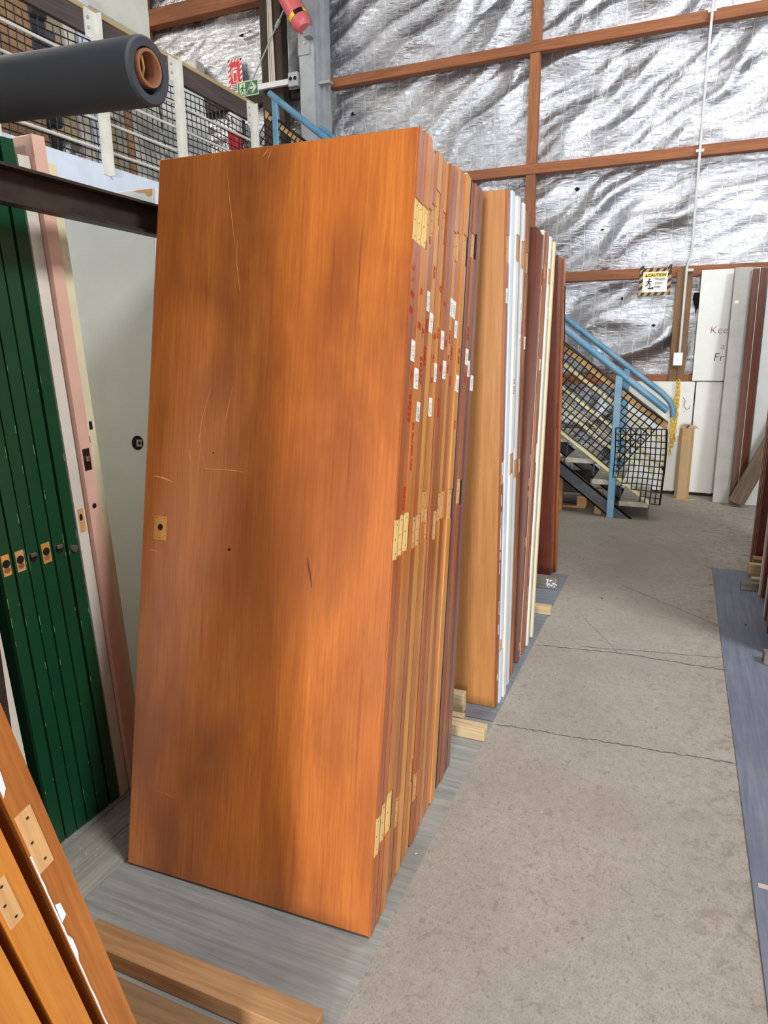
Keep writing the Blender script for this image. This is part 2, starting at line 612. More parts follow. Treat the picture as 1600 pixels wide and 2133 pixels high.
wall = wall_foil()
rb = MB().box((-10.5, 7.70, 0), (4.2, 7.80, 6.5)).build('wall_cladding', 'roof_steel', wall)
for zc, xa, xb in [(1.155, -3.85, 0.10), (2.18, -3.85, 4.2), (3.24, -3.85, 4.2), (4.34, -3.85, 4.2), (5.42, -3.85, 4.2)]:
    MB().cbox((xa, 7.525, zc - .05), (xb, 7.62, zc + .045), .004).build('girt', 'girt_wood', wall)
for za, zb in [(1.205, 2.13), (2.225, 3.19), (3.285, 4.29), (4.385, 5.37)]:
    MB().cbox((-1.63, 7.535, za), (-1.53, 7.62, zb), .004).build('stud', 'stud_wood', wall)
for xa in (-6.35,):
    MB().cbox((xa - .10, 7.50, 2.7), (xa + .06, 7.62, 6.0), .004).build('stud', 'stud_wood', wall)
MB().cbox((-10.4, 7.50, 5.28), (-4.62, 7.63, 5.46), .005).build('girt', 'girt_wood', wall)
MB().cbox((-10.4, 7.55, 4.26), (-4.05, 7.63, 4.35), .005).build('girt', 'column_wood', wall)
# small tears in the foil
for (x, z, s) in [(-1.12, 3.02, .05), (-.55, 1.86, .04), (-.42, 1.75, .045), (-.3, 1.68, .04), (-.62, 1.95, .03), (-3.1, 3.74, .06), (-3.6, 4.02, .05),
                  (-5.0, 5.02, .05), (-.75, 1.78, .03), (.95, 3.12, .03), (-.85, 2.62, .03)]:
    b = MB()
    a0 = random.uniform(0, 6)
    pts = [(x + s * random.uniform(.2, 1) * math.cos(a0 + t), 7.600, z + s * .6 * random.uniform(.2, 1) * math.sin(a0 + t)) for t in np.linspace(0, 5.6, 7)]
    b.add(pts, [tuple(range(7))])
    b.build('foil_tear', 'hole_black', wall)
b = MB()
b.add([(.045, 7.58, 1.98), (.10, 7.58, 1.98), (.10, 7.58, 1.80), (.085, 7.58, 1.84), (.075, 7.58, 1.78), (.06, 7.58, 1.85), (.035, 7.58, 1.92)], [tuple(range(7))])
b.build('foil_tear', 'hole_black', wall)

# roof above the hall with openings for the translucent sheets
cb = MB()
for x0, x1 in ((-11, -8.0), (-5.6, -0.9), (1.1, 3.2), (5.6, 6)):
    cb.box((x0, -9, 6.45), (x1, 8.2, 6.5))
ce = cb.build('ceiling', 'roof_steel')
tag(ce, 'grey steel roof sheeting above the hall', kind='structure')
wl = MB().box((-11.0, -9, 0), (-10.9, 8.2, 6.5)).build('wall_left', 'roof_steel')
tag(wl, 'grey steel side wall of the hall', kind='structure')
b = MB()
for x0, x1, z0, z1 in ((-10.9, -3.9, 0, 6.5), (-3.9, -2.7, 2.7, 6.5), (-2.7, .1, 0, 6.5), (.1, 1.4, 2.5, 6.5), (1.4, 2.6, 0, 6.5), (2.6, 5.8, 4.0, 6.5), (5.8, 6.0, 0, 6.5)):
    b.box((x0, -6.9, z0), (x1, -6.8, z1))
tag(b.build('wall_front', 'roof_steel'), 'grey steel wall with the roller door opening', kind='structure')
tag(MB().box((5.9, -6.9, 0), (6.0, 8.2, 6.5)).build('wall_right', 'roof_steel'), 'grey steel side wall on the right', kind='structure')

# ------------------------------------------------------------------ mezzanine
mz = MB().box((-10.8, -2.0, 2.50), (-3.83, 7.5, 2.70)).build('mezzanine_floor', 'board_tan')
tag(mz, 'raised mezzanine floor on the left', kind='structure')
mf = MB().box((-3.83, -2.0, 2.30), (-3.79, 6.06, 2.715)).build('mezzanine_fascia', 'white_blue_paint')
tag(mf, 'white painted board along the mezzanine edge', kind='structure')
mw = MB().box((-3.95, -2.0, 0), (-3.86, 6.06, 2.50)).build('wall_mezzanine', 'white_panel')
tag(mw, 'white wall under the mezzanine', kind='structure')

# ------------------------------------------------------------------ columns on the back wall
cr = empty('steel_column', (-3.96, 7.4, 0))
b = MB()
b.box((-.105, -.13, 0), (.075, .10, 6.4)).box((.075, -.09, 0), (.105, .10, 6.4)).box((.105, -.02, 0), (.15, .10, 6.4))
b.build('i_beam', 'steel_grey', cr)
MB().box((-.11, -.142, 4.55), (.03, -.130, 4.95)).build('plate', 'steel_grey', cr)
for dz in (4.66, 4.9):
    MB().tube([(-.03, -.142, dz), (-.03, -.155, dz)], .014, 6).build('bolt', 'steel_white', cr)
MB().box((.10, -.10, 4.26), (.24, -.02, 4.285)).build('bracket', 'steel_grey', cr)
tag(cr, 'tall pale grey steel column against the foil wall', 'column')

co = empty('timber_column', (-4.455, 7.40, 2.7))
MB().cbox((-.135, -.06, 0), (.135, .08, 3.6), .006).build('post', 'column_wood', co)
b = MB()
for k in range(4):
    b.tube([(-.02 + .018 * k + .006 * math.sin(z * 3 + k), -.075, z) for z in np.linspace(1.65, 3.6, 14)], .008, 6)
b.build('cable', 'offwhite_edge', co)
tag(co, 'dark timber column carrying pale cables', 'column')

# pink padded brace
pk = empty('padded_brace', (-3.92, 7.14, 4.74))
d = Vector((-.46, -.02, .80)).normalized()
MB().tube([(0, 0, 0), d * .04, d * .08, d * 2.0], [.07, .095, .10, .10], 18).build('pink_sleeve', 'pink_vinyl', pk, True)
b = MB()
b.tube([d * .11, d * .155], .1025, 18, 0)
o = b.build('hazard_tape', ['black_plastic', 'sign_yellow'], pk)
for i, pl in enumerate(o.data.polygons):
    pl.material_index = 1 if (i // 3) % 2 else 0
MB().box((-.03, .02, -.06), (.05, .115, .04)).build('end_cleat', 'steel_grey', pk)
tag(pk, 'pink padded diagonal brace with black and yellow tape end', 'brace')

# tie rod
tr = MB().tube([(-4.78, 7.25, 4.22), (-4.40, 7.25, 4.76), (-4.085, 7.25, 5.20)], .008, 8)
tr.tube([(-4.33, 7.25, 4.855), (-4.28, 7.25, 4.925)], .02, 8)
tag(tr.build('tie_rod', 'steel_grey'), 'thin steel tie rod crossing the dark timber column', 'rod')

# power outlet and trunking
po = empty('power_outlet', (-4.135, 7.285, 4.33))
MB().cbox((-.06, -.05, -.07), (.06, .02, .07), .006).build('box', 'steel_grey', po)
for dx in (-.026, .03):
    MB().tube([(dx, -.05, .005), (dx, -.056, .005)], .019, 10).build('socket', 'hole_black', po)
MB().box((-.46, -.03, -.035), (-.06, .01, .02)).build('trunking', 'conduit_white', po)
tag(po, 'grey wall power outlet with trunking left of the steel column', 'outlet')


# ------------------------------------------------------------------ mezzanine railing
rail = empty('mezzanine_railing', (-3.8, 0, 2.7))
MB().cbox((-.03, .5, .80), (.005, 5.85, .935), .003).build('beam', 'rail_beam', rail)
MB().cbox((-.075, .5, .937), (.012, 5.93, .968), .003).build('cap', 'rail_cap', rail)
for py in (1.35, 2.25, 3.12, 4.00, 4.82, 5.87):
    b = MB()
    b.box((.006, py - .03, -.05), (.014, py + .035, .95)).box((.006, py + .027, -.05), (.055, py + .035, .95))
    b.box((.006, py - .075, .78), (.013, py - .03, .955))
    if py > 5:
        b.box((.006, py + .035, .77), (.013, py + .10, .94))
    pst = b.build('post', 'steel_white', rail)
    for q in ((py - .05, .84), (py - .05, .90)) + (((py + .07, .83), (py + .07, .88)) if py > 5 else ()):
        MB().tube([(.013, q[0], q[1]), (.021, q[0], q[1])], .010, 6).build('bolt', 'steel_grey', pst)
for z in (3.34, 3.17, 3.0, 2.815):
    MB().tube([(-.01, .5, z - 2.7), (-.01, 5.87, z - 2.7)], .011, 8).build('rail', 'steel_white', rail)
tag(rail, 'white steel mezzanine railing with dark timber top beam', 'railing')


def net(fn, nu, nv, w, seg=1):
    """fn(u, v) -> 3D point; strands along both directions."""
    b = MB()
    for i in range(nu + 1):
        b.strand([fn(i, j) for j in range(nv + 1)], w)
    for j in range(nv + 1):
        b.strand([fn(i, j) for i in range(nu + 1)], w)
    return b


def f_mezz(i, j):
    y, z = 3.0 + .058 * i, 2.705 + .048 * j
    return (-3.828 + .006 * math.sin(y * 7 + z * 3), y + .010 * math.sin(z * 13 + y * 2) * (1 - j / 17), z + .012 * math.sin(y * 5.0) * (j / 17))


tag(net(f_mezz, 49, 16, .0046).build('safety_netting', 'black_plastic'), 'black plastic safety netting behind the mezzanine railing', 'netting')

# ------------------------------------------------------------------ things stored on the mezzanine
def leaning_board(name, x, y0, y1, z1, mat, label, cat='board', t=.03, lean=6):
    o = MB().cbox((-t, 0, 0), (0, y1 - y0, z1), .003).build(name, mat)
    o.location = (x, y0, 2.702)
    o.rotation_euler = (0, -R(lean), 0)
    return tag(o, label, cat)


leaning_board('brown_board', -4.35, 3.12, 4.08, 1.35, 'board_tan', 'large brown board behind the netting at the far left', lean=5)
leaning_board('narrow_white_board', -4.30, 4.36, 4.47, 1.6, 'offwhite_edge', 'narrow off-white board standing beside the dark bundle')
leaning_board('blue_white_board', -4.30, 4.50, 4.66, 1.45, 'white_blue_paint', 'narrow bluish white board next to the off-white one')
leaning_board('cream_board', -4.30, 4.80, 5.32, 1.25, 'cream_white', 'cream board behind the netting left of the middle post')
leaning_board('white_sheet_board', -4.30, 5.38, 6.02, 1.30, 'white_panel', 'white board behind the netting right of the middle post')
leaning_board('pale_sheet_board', -4.62, 6.05, 6.45, 1.35, 'cream_white', 'pale board at the right end of the mezzanine boards')
db = MB()
for k in range(7):
    db.cbox((-.02, .0, 0), (.03, .26, .30), .02, 0, Matrix.Translation((random.uniform(-.05, .05), random.uniform(-.02, .02), .19 * k)) @ Euler((random.uniform(-.15, .15), random.uniform(-.2, .2), random.uniform(-.2, .2))).to_matrix().to_4x4())
o = db.build('dark_bundle', 'black_stuff')
o.location = (-4.62, 4.12, 2.72)
tag(o, 'dark bundled roll standing beside the brown board on the mezzanine', 'bundle')
o = MB().tube([(-4.20, 4.735, 2.702), (-4.22, 4.735, 3.55)], .032, 8).build('timber_stick', 'timber_raw', None, True)
tag(o, 'brown timber stick upright behind the netting', 'stick')

wc = empty('wall_cupboard', (-5.0, 4.25, 4.127))
MB().cbox((-.45, 0, 0), (.40, 1.32, .95), .035).build('carcass', 'cream_white', wc)
MB().box((.401, .02, .45), (.404, 1.28, .455)).build('door_gap', 'crack_dark', wc)
text_part('red_mark', 'Yo', .12, frame((0, 1, 0), (0, 0, 1), (.402, .62, .16)), 'ink_darkred', wc)
tag(wc, 'large off-white cupboard above the mezzanine railing', 'cupboard')
sh = empty('shelf_unit', (-5.0, 4.25, 2.702))
for y in (.0, 1.26):
    MB().cbox((-.4, y, 0), (.28, y + .05, 1.39), .004).build('side_panel', 'cream_white', sh)
for z in (.05, .7, 1.39):
    MB().cbox((-.4, .0, z), (.3, 1.31, z + .035), .004).build('shelf', 'cream_white', sh)
tag(sh, 'cream shelf unit carrying the off-white cupboard', 'shelf')
o = MB().cbox((-5.90, 7.42, 4.46), (-5.53, 7.585, 4.80), .01).build('meter_box', 'steel_white')
tag(o, 'white box on the foil wall behind the railing', 'box')

fe = empty('fire_extinguisher', (-5.02, 7.40, 3.72))
MB().tube([(0, 0, 0), (0, 0, .02), (0, 0, .42), (0, 0, .47), (0, 0, .49)], [.075, .085, .085, .05, .025], 16).build('cylinder', 'extinguisher_red', fe, True)
MB().tube([(0, 0, .22), (0, 0, .42)], .087, 16, cap=False).build('label_band', 'sign_white', fe, True)
b = MB().cbox((-.02, -.02, .49), (.02, .02, .53), .004).cbox((-.015, -.12, .53), (.015, .02, .55), .004)
b.build('valve', 'black_plastic', fe)
MB().box((-.02, .08, .15), (.02, .19, .40)).build('wall_bracket', 'steel_dark', fe)
text_part('number', '25', .11, frame((1, 0, 0), (0, 0, 1), (0, -.0885, .33)), 'ink_black', fe, 0)
tag(fe, 'red fire extinguisher with white label on the mezzanine', 'extinguisher')


# ------------------------------------------------------------------ signs
def sign_board(name, x0, x1, z0, z1, y, mat):
    e = empty(name, ((x0 + x1) / 2, y, (z0 + z1) / 2))
    w, hh = (x1 - x0) / 2, (z1 - z0) / 2
    MB().cbox((-w, 0, -hh), (w, .006, hh), .001).build('backing', mat, e)
    return e, w, hh


def flat(b, poly, y, mi=0):
    b.add([(px, y, pz) for px, pz in poly], [tuple(range(len(poly)))], mi)


def seg2(p, q, w):
    (x0, z0), (x1, z1) = p, q
    dx, dz = x1 - x0, z1 - z0
    L = math.hypot(dx, dz) or 1
    nx, nz = -dz / L * w / 2, dx / L * w / 2
    return [(x0 + nx, z0 + nz), (x1 + nx, z1 + nz), (x1 - nx, z1 - nz), (x0 - nx, z0 - nz)]


def disc(cx, cz, r, n=14):
    return [(cx + r * math.cos(2 * math.pi * k / n), cz + r * math.sin(2 * math.pi * k / n)) for k in range(n)]


def rect(x0, z0, x1, z1):
    return [(x0, z0), (x1, z0), (x1, z1), (x0, z1)]


def runner(b, cx, cz, s, y, mi=0):
    flat(b, disc(cx + .06 * s, cz + .40 * s, .10 * s), y, mi)
    for p, q, w in [((.03, .28), (-.05, -.02), .19), ((.02, .24), (.24, .10), .08), ((.24, .10), (.30, .22), .07), ((.0, .25), (-.22, .14), .08), ((-.22, .14), (-.26, -.02), .07),
                    ((-.03, -.02), (.16, -.16), .11), ((.16, -.16), (.10, -.44), .09), ((-.06, -.02), (-.16, -.26), .11), ((-.16, -.26), (-.36, -.34), .09)]:
        flat(b, seg2((cx + p[0] * s, cz + p[1] * s), (cx + q[0] * s, cz + q[1] * s), w * s), y, mi)


# exit sign
e, w, hh = sign_board('exit_sign', -5.087, -4.793, 4.38, 4.543, 7.588, 'sign_glow')
flat_b = MB()
flat(flat_b, rect(-w + .012, -hh + .012, w - .012, hh - .012), -.0008)
flat_b.build('green_field', 'sign_green', e)
b = MB()
flat(b, rect(-.115, -.058, -.035, .062), -.0016)
flat(b, seg2((.012, 0), (.092, 0), .024), -.0016)
flat(b, seg2((.058, .050), (.112, -.004), .024), -.0017)
flat(b, seg2((.058, -.050), (.112, .004), .024), -.0018)
b.build('door_and_arrow', 'sign_glow', e)
b = MB()
runner(b, -.072, -.012, .12, -.0024)
b.build('running_figure', 'sign_green', e)
tag(e, 'green exit sign with running figure and right arrow', 'sign')

# extinguisher sign
e, w, hh = sign_board('extinguisher_sign', -5.21, -5.015, 4.442, 4.797, 7.60, 'sign_white')
b = MB()
for k in range(13):
    t = -hh + .01 + k * .055
    for sx in (-w, w - .03):
        z0 = max(-hh, min(hh, t - .02))
        z1 = max(-hh, min(hh, t + .008))
        flat(b, [(sx, z0), (sx + .03, min(hh, z0 + .024)), (sx + .03, min(hh, z1 + .024)), (sx, z1)], -.0008)
for k in range(5):
    x = -w + k * .042
    flat(b, [(x, hh - .03), (min(w, x + .02), hh - .03), (min(w, x + .035), hh), (min(w, x + .015), hh)], -.0008)
flat(b, rect(-w + .03, -.085, w - .03, hh - .03), -.0012)
b.build('red_field', 'sign_red', e)
b = MB()
flat(b, rect(-.028, -.062, .028, .055), -.0018)
flat(b, seg2((-.03, .07), (.03, .082), .012), -.0018)
flat(b, seg2((-.045, -.02), (-.045, .07), .008), -.0018)
flat(b, seg2((-.045, .07), (-.01, .09), .008), -.0018)
b.build('pictogram', 'sign_white', e)
b = MB()
flat(b, rect(-.022, -.056, .022, .03), -.0024)
b.build('pictogram_fill', 'sign_red', e)
b = MB()
for k in range(4):
    flat(b, rect(-.06, -.155 + k * .018, .05 + .008 * (k % 2), -.147 + k * .018), -.0012)
b.build('text_lines', 'ink_black', e)
tag(e, 'red and white striped fire extinguisher location sign', 'sign')

# caution sign with hazard-tape border
e, w, hh = sign_board('caution_sign', -.462, -.172, 1.965, 2.215, 7.515, 'tape_tan')
b = MB()
bw = .036
for k in range(9):
    x = -w + .01 + k * .062
    for z in (hh - bw, -hh):
        xa, xb = x, min(w, x + .030)
        if xa < w:
            flat(b, [(xa, z), (xb, z), (min(w, xb + .024), z + bw), (min(w, xa + .024), z + bw)], -.0008)
for k in range(4):
    z = -hh + .045 + k * .062
    for x in (-w, w - bw):
        flat(b, [(x, z), (x + bw, z + .024), (x + bw, z + .054), (x, z + .03)], -.0008)
b.build('hazard_stripe', 'black_plastic', e)
MB().box((-w + .033, -.003, -hh + .030), (w - .033, 0, hh - .030)).build('white_card', 'sign_white', e)
b = MB()
flat(b, rect(-.100, .045, .100, .083), -.0036)
b.build('yellow_band', 'sign_yellow', e)
text_part('caution_text', 'CAUTION', .036, frame((1, 0, 0), (0, 0, 1), (.016, -.0044, .063)), 'ink_black', e, 0, .0012, 1.02)
for k, wd in enumerate(('Watch', 'your', 'step')):
    text_part('instruction_text', wd, .034, frame((1, 0, 0), (0, 0, 1), (.045 - .010 * k, -.0042, .024 - .034 * k)), 'ink_black', e, 0, .0004)
b = MB()
flat(b, [(-.092, .049), (-.070, .049), (-.081, .078)], -.0044)
runner(b, -.055, -.008, .085, -.0044)
flat(b, rect(-.062, -.066, -.010, -.052), -.0044)
flat(b, rect(-.020, -.052, -.010, -.046), -.0044)
b.build('falling_figure', 'ink_black', e)
tag(e, 'caution watch your step sign with hazard tape border', 'sign')

# ------------------------------------------------------------------ lower right of the back wall
def wallboard(name, x0, x1, z0, z1, y, mat, label, cat='panel', t=.02):
    o = MB().cbox((x0, y, z0), (x1, y + t, z1), .002).build(name, mat)
    return tag(o, label, cat)


wallboard('lining_board', -.62, .125, .035, 1.135, 7.49, 'white_panel', 'low white lining board behind the foot of the stairs')
wallboard('lining_board', .138, .75, .035, 1.135, 7.49, 'white_panel', 'low white lining board behind the cardboard box')
pn = wallboard('handwritten_wallboard', .095, .75, 1.145, 2.175, 7.475, 'white_panel', 'upper white panel with handwritten red and black notes')
for body, x, z, s, mt in (('Kee', .29, 1.62, .10, 'ink_darkred'), ('a', .335, 1.47, .09, 'ink_black'), ('Fr', .31, 1.365, .11, 'ink_black')):
    text_part('handwriting', body, s, frame((1, 0, 0), (0, 0, 1), (x, 7.4745, z)), mt, pn, 0.1, -.0015)

pl = wallboard('vertical_plank', -.122, -.048, 1.105, 2.20, 7.50, 'plank_wood', 'brown plank left of the white conduit', 'plank', .03)
pl = wallboard('vertical_plank', -.043, .022, 1.105, 2.20, 7.497, 'plank_wood', 'brown plank behind the white conduit and switch', 'plank', .033)
cd = empty('electrical_conduit', (-.04, 7.46, 1.35))
MB().tube([(0, 0, .05), (.0, .005, .85), (.03, .01, 1.0), (.02, .01, 2.5), (.05, .01, 5.0)], .0125, 10).build('pipe', 'conduit_white', cd, True)
for z in (.83, 1.87, 3.0):
    MB().box((-.01, -.004, z - .012), (.06, .028, z + .012)).build('saddle_clip', 'steel_white', cd)
tag(cd, 'thin white electrical conduit running up the foil wall', 'conduit')
sw = empty('light_switch', (-.05, 7.46, 1.353))
MB().cbox((-.042, -.012, -.062), (.042, .036, .062), .004).build('plate', 'switch_white', sw)
MB().cbox((-.012, -.017, -.008), (.012, -.011, .018), .002).build('rocker', 'switch_white', sw)
MB().box((-.006, -.0135, -.012), (.006, -.0121, -.010)).build('indicator', 'ink_black', sw)
tag(sw, 'white light switch on the brown planks', 'switch')

# yellow plastic chain
ch = empty('plastic_chain', (-.03, 7.445, 1.13))


def link_mesh():
    b = MB()
    n = 14
    pts = []
    for k in range(n + 1):
        a = 2 * math.pi * k / n
        pts.append((.011 * math.cos(a), 0, .016 * math.sin(a) + (.008 if math.sin(a) > 0 else -.008)))
    b.tube(pts, .0036, 6, cap=False)
    return b


lm = link_mesh().build('link', 'chain_yellow', ch, True)
first = True
for s, (x0, x1, zt, zb) in enumerate([(-.002, -.022, -.03, -.70), (.014, .0, -.03, -.62), (-.018, -.034, -.16, -.52), (.020, .012, -.10, -.56)]):
    n = int((zt - zb) / .036)
    for k in range(n):
        t = k / max(1, n - 1)
        o = lm if first else lm.copy()
        if not first:
            COL.objects.link(o)
        first = False
        o.parent = ch
        o.location = (x0 + (x1 - x0) * t + .003 * math.sin(k * 2 + s), -.006 - .008 * s + .003 * (k % 2), zt + (zb - zt) * t)
        o.rotation_euler = (0, random.uniform(-.15, .15), (0.35 if k % 2 else 1.25) + random.uniform(-.2, .2))
MB().tube([(.0, 0, -.03), (-.012, 0, -.01), (-.012, 0, .02), (.0, 0, .035), (.012, 0, .02), (.012, 0, -.01), (.0, 0, -.03)], .006, 8).build('end_ring', 'chain_yellow', ch, True)
MB().tube([(0, .06, .01), (0, -.012, .01), (0, -.014, .022)], .003, 6).build('nail', 'steel_dark', ch)
tag(ch, 'bunched yellow plastic chain hanging below the planks', 'chain')
o = MB().tube([(.03, 7.47, .98), (.05, 7.465, .95), (.045, 7.46, .89), (.07, 7.46, .865), (.095, 7.46, .875), (.10, 7.46, .91)], .003, 6).build('wire_hook', 'black_plastic', None, True)
tag(o, 'black wire hook beside the yellow chain', 'hook')

# cardboard carton standing on end
cb = empty('cardboard_carton', (.09, 7.30, 0))
b = MB()
oct_ = [(-.066, -.030), (-.040, -.062), (.040, -.062), (.066, -.030), (.066, .045), (.045, .062), (-.045, .062), (-.066, .045)]
b.prism(oct_, 'z', 0, .70)
b.build('sleeve', 'cardboard', cb)
MB().prism([(x * 1.015, y * 1.015) for x, y in oct_], 'z', .585, .625).build('tape_band', 'tape_tan', cb)
MB().prism([(x * 1.015, y * 1.015) for x, y in oct_], 'z', .012, .04).build('tape_band', 'tape_tan', cb)
b = MB()
b.add([(-.066, -.03, .70), (-.02, -.062, .70), (.0, -.05, .735), (-.05, -.01, .725)], [(0, 1, 2, 3)])
b.add([(.0, -.062, .70), (.066, -.03, .70), (.095, -.02, .715), (.03, -.02, .735)], [(0, 1, 2, 3)])
b.add([(.066, -.03, .70), (.066, .045, .70), (.10, .03, .69), (.11, -.02, .70)], [(0, 1, 2, 3)])
b.add([(-.066, .045, .70), (.066, .045, .70), (.04, .0, .73), (-.03, .0, .735)], [(0, 1, 2, 3)])
b.build('torn_flap', 'cardboard', cb)
b = MB()
for (x, y) in ((.04, .0), (.10, -.05), (.05, -.08), (-.05, -.07)):
    b.box((x - .02, y - .006, 0), (x + .025, y + .008, .012))
tag(b.build('torn_scrap', 'cardboard', cb), kind='stuff')
tag(cb, 'tall brown cardboard carton with ragged top against the white board', 'carton')


def leaning_panel(name, X, Y, t, w, H, lean, mat, label, cat='panel', emat=None):
    e = empty(name, (X, Y, 0.001), (-R(lean), 0, 0))
    MB().cbox((0, 0, 0), (w, t, H), .002).build('sheet', mat, e)
    if emat:
        MB().box((-.004, 0, .0), (0, t, H)).build('edge', emat, e)
    tag(e, label, cat)
    return e


p4 = leaning_panel('grey_wallboard', .372, 7.205, .030, .14, 2.18, 4.6, 'grey_panel', 'tall greyish white panel with a dark left edge and small sticker', emat='edge_mahogany')
MB().box((.02, -.0008, 1.86), (.055, 0, 1.885)).build('sticker', 'sticker_white', p4)
leaning_panel('brown_wallboard', .520, 7.165, .028, .052, 2.16, 4.6, 'face_chocolate', 'narrow dark brown panel leaning left of the white gap', emat='edge_mahogany')
leaning_panel('brown_wallboard', .576, 7.160, .028, .062, 2.165, 4.6, 'face_chocolate', 'dark brown panel leaning between the white gap and the pale panel', emat='cream_white')
leaning_panel('pale_wallboard', .648, 7.18, .03, .75, 2.17, 4.6, 'white_panel', 'wide pale panel at the right edge of the back wall')
o = MB().cbox((-.07, 0, 0), (.07, .028, 1.35), .003).build('leaning_plank', 'timber_weathered')
o.location = (.56, 7.03, 0.04)
o.rotation_euler = (-R(4), R(22), 0)
tag(o, 'weathered grey plank leaning diagonally across the panels', 'plank')


# ------------------------------------------------------------------ stairs
SL = .755
A = math.atan(SL)


def zline(x, z_at0):
    return z_at0 - SL * x


st = empty('staircase', (-.45, 6.6, 0))


def S(x, y, z):
    return (x + .45, y - 6.6, z)


def slope_bar(name, y0, y1, zc0, h, xa, xb, mat):
    """bar whose centre line is z = zc0 - SL*x between xa and xb, height h vertically."""
    p = [(xa, zline(xa, zc0 - h / 2)), (xb, zline(xb, zc0 - h / 2)), (xb, zline(xb, zc0 + h / 2)), (xa, zline(xa, zc0 + h / 2))]
    b = MB()
    b.prism([(x + .45, z) for x, z in p], 'y', y0 - 6.6, y1 - 6.6)
    return b.build(name, mat, st)


# stringers (top and bottom of channel), each side
for y0 in (6.20, 7.02):
    b = MB()
    for za, zb, dy in ((-.368, -.227, .010), (-.242, -.227, .05), (-.368, -.353, .05)):
        p = [(-3.75, zline(-3.75, za)), (za / SL, 0.0), (zb / SL, 0.0), (-3.75, zline(-3.75, zb))]
        b.prism([(x + .45, z) for x, z in p], 'y', y0 - 6.6, y0 - 6.6 + dy)
    b.build('stringer', 'stringer_dark', st)
for k in range(14):
    x1 = -.176 - .238 * k
    z = .150 + .18 * k
    if z > 2.66:
        break
    MB().cbox(S(x1 - .245, 6.225, z - .045), S(x1, 7.02, z), .006).build('tread', 'tread_concrete', st)
    b = MB()
    b.box(S(x1 - .004, 6.24, z - .15), S(x1 + .004, 6.27, z - .045))
    b.build('tread_bracket', 'stringer_dark', st)
for xk in (-.6, -.95):
    MB().cbox(S(xk - .03, 6.30, .0), S(xk + .03, 6.36, .0 + max(.15, zline(xk, -.22))), .004).build('prop', 'timber_raw', st)
# cream nosing rail and cream mid rails on both sides
slope_bar('lower_rail', 6.195, 6.215, .030, .035, -3.75, -.17, 'cream_stair')
slope_bar('mid_rail', 6.20, 6.22, .232, .035, -3.75, -.30, 'cream_stair')
slope_bar('mid_rail', 6.20, 6.22, .400, .035, -3.75, -.08, 'cream_stair')
slope_bar('mid_rail', 7.03, 7.05, .160, .035, -3.75, -.16, 'cream_stair')
slope_bar('mid_rail', 7.03, 7.05, .500, .035, -3.75, -.10, 'cream_stair')
MB().box(S(-.095, 6.20, .16), S(-.075, 6.22, .80)).build('end_upright', 'cream_stair', st)
slope_bar('timber_rail', 6.205, 6.235, .752, .070, -3.86, -.075, 'stair_timber')
slope_bar('timber_rail_top', 6.198, 6.24, .792, .010, -3.86, -.072, 'black_plastic')
# blue handrails and newels
hr = MB().tube([S(-3.80, 6.2, 3.83), S(-.085, 6.2, .945)], .030, 14)
hr.build('handrail', 'stair_blue', st, True)
MB().tube([S(-3.72, 7.05, 3.755), S(-.16, 7.05, 1.045), S(-.08, 7.05, .965), S(-.05, 7.05, .90), S(-.046, 7.05, .82)], .028, 14).build('handrail', 'stair_blue', st, True)
for (x, y, z0, z1) in ((-.485, 6.2, 0, 1.235), (-.485, 7.05, 0, 1.27), (-3.74, 6.2, 2.3, 3.78), (-3.66, 7.05, 2.3, 3.70), (-2.1, 6.2, 1.25, 2.5), (-2.1, 7.05, 1.25, 2.5)):
    MB().cbox(S(x - .03, y - .022, z0), S(x + .03, y + .022, z1), .004).build('newel', 'stair_blue', st)
tag(st, 'steel staircase with blue handrails and concrete treads up to the mezzanine', 'stairs')


def f_stair(i, j):
    # i along slope, j perpendicular (down)
    u, v = .0525 * i, .0525 * j
    ca, sa = math.cos(A), math.sin(A)
    x0, z0 = -3.80, zline(-3.80, .78)
    return (x0 + u * ca - v * sa, 6.188 + .004 * math.sin(i * .6), z0 - u * sa - v * ca + .004 * math.sin(i * .8 + j))


b = MB()
NU, NV = 88, 11
for i in range(NU + 1):
    b.strand([f_stair(i, j) for j in range(NV + 1) if f_stair(i, j)[2] > .12], .0050)
for j in range(NV + 1):
    b.strand([f_stair(i, j) for i in range(NU + 1) if f_stair(i, j)[2] > .12], .0050 if j else .007)
tag(b.build('stair_netting', 'black_plastic'), 'black plastic netting sloping along the near side of the stairs', 'netting')


def f_patch(i, j):
    return (-.483 + .0405 * i + .008 * math.sin(j * .35), 6.172 - .004 * math.sin(i), .795 - .0535 * j + .012 * math.sin(i * .35) * (j / 12))


b = MB()
for i in range(11):
    b.strand([f_patch(i, j) for j in range(0, 13 if i > 5 else 9 + i // 2)], .0046 if i < 10 else .008)
for j in range(13):
    b.strand([f_patch(i, j) for i in range(0 if j < 9 else (j - 8) * 2, 11)], .0046)
tag(b.build('netting_patch', 'black_plastic'), 'square patch of black netting at the foot of the stairs', 'netting')

pa = empty('pallet', (-.95, 6.55, 0))
for z, y in ((.12, 0), (.12, .16), (.12, .32)):
    MB().cbox((-.35, y - .05, z), (.22, y + .05, z + .025), .002).build('deck_board', 'timber_grey', pa)
for x in (-.3, .14):
    MB().cbox((x, -.08, .02), (x + .09, .38, .12), .003).build('bearer', 'timber_raw', pa)
MB().cbox((-.35, -.06, 0), (.22, .02, .02), .002).build('bottom_board', 'timber_raw', pa)
tag(pa, 'small timber pallet under the stairs', 'pallet')
o = MB().cbox((-1.35, 6.50, .146), (-.74, 6.86, .30), .01).build('timber_box', 'column_wood')
tag(o, 'dark timber box sitting on the pallet under the stairs', 'box')

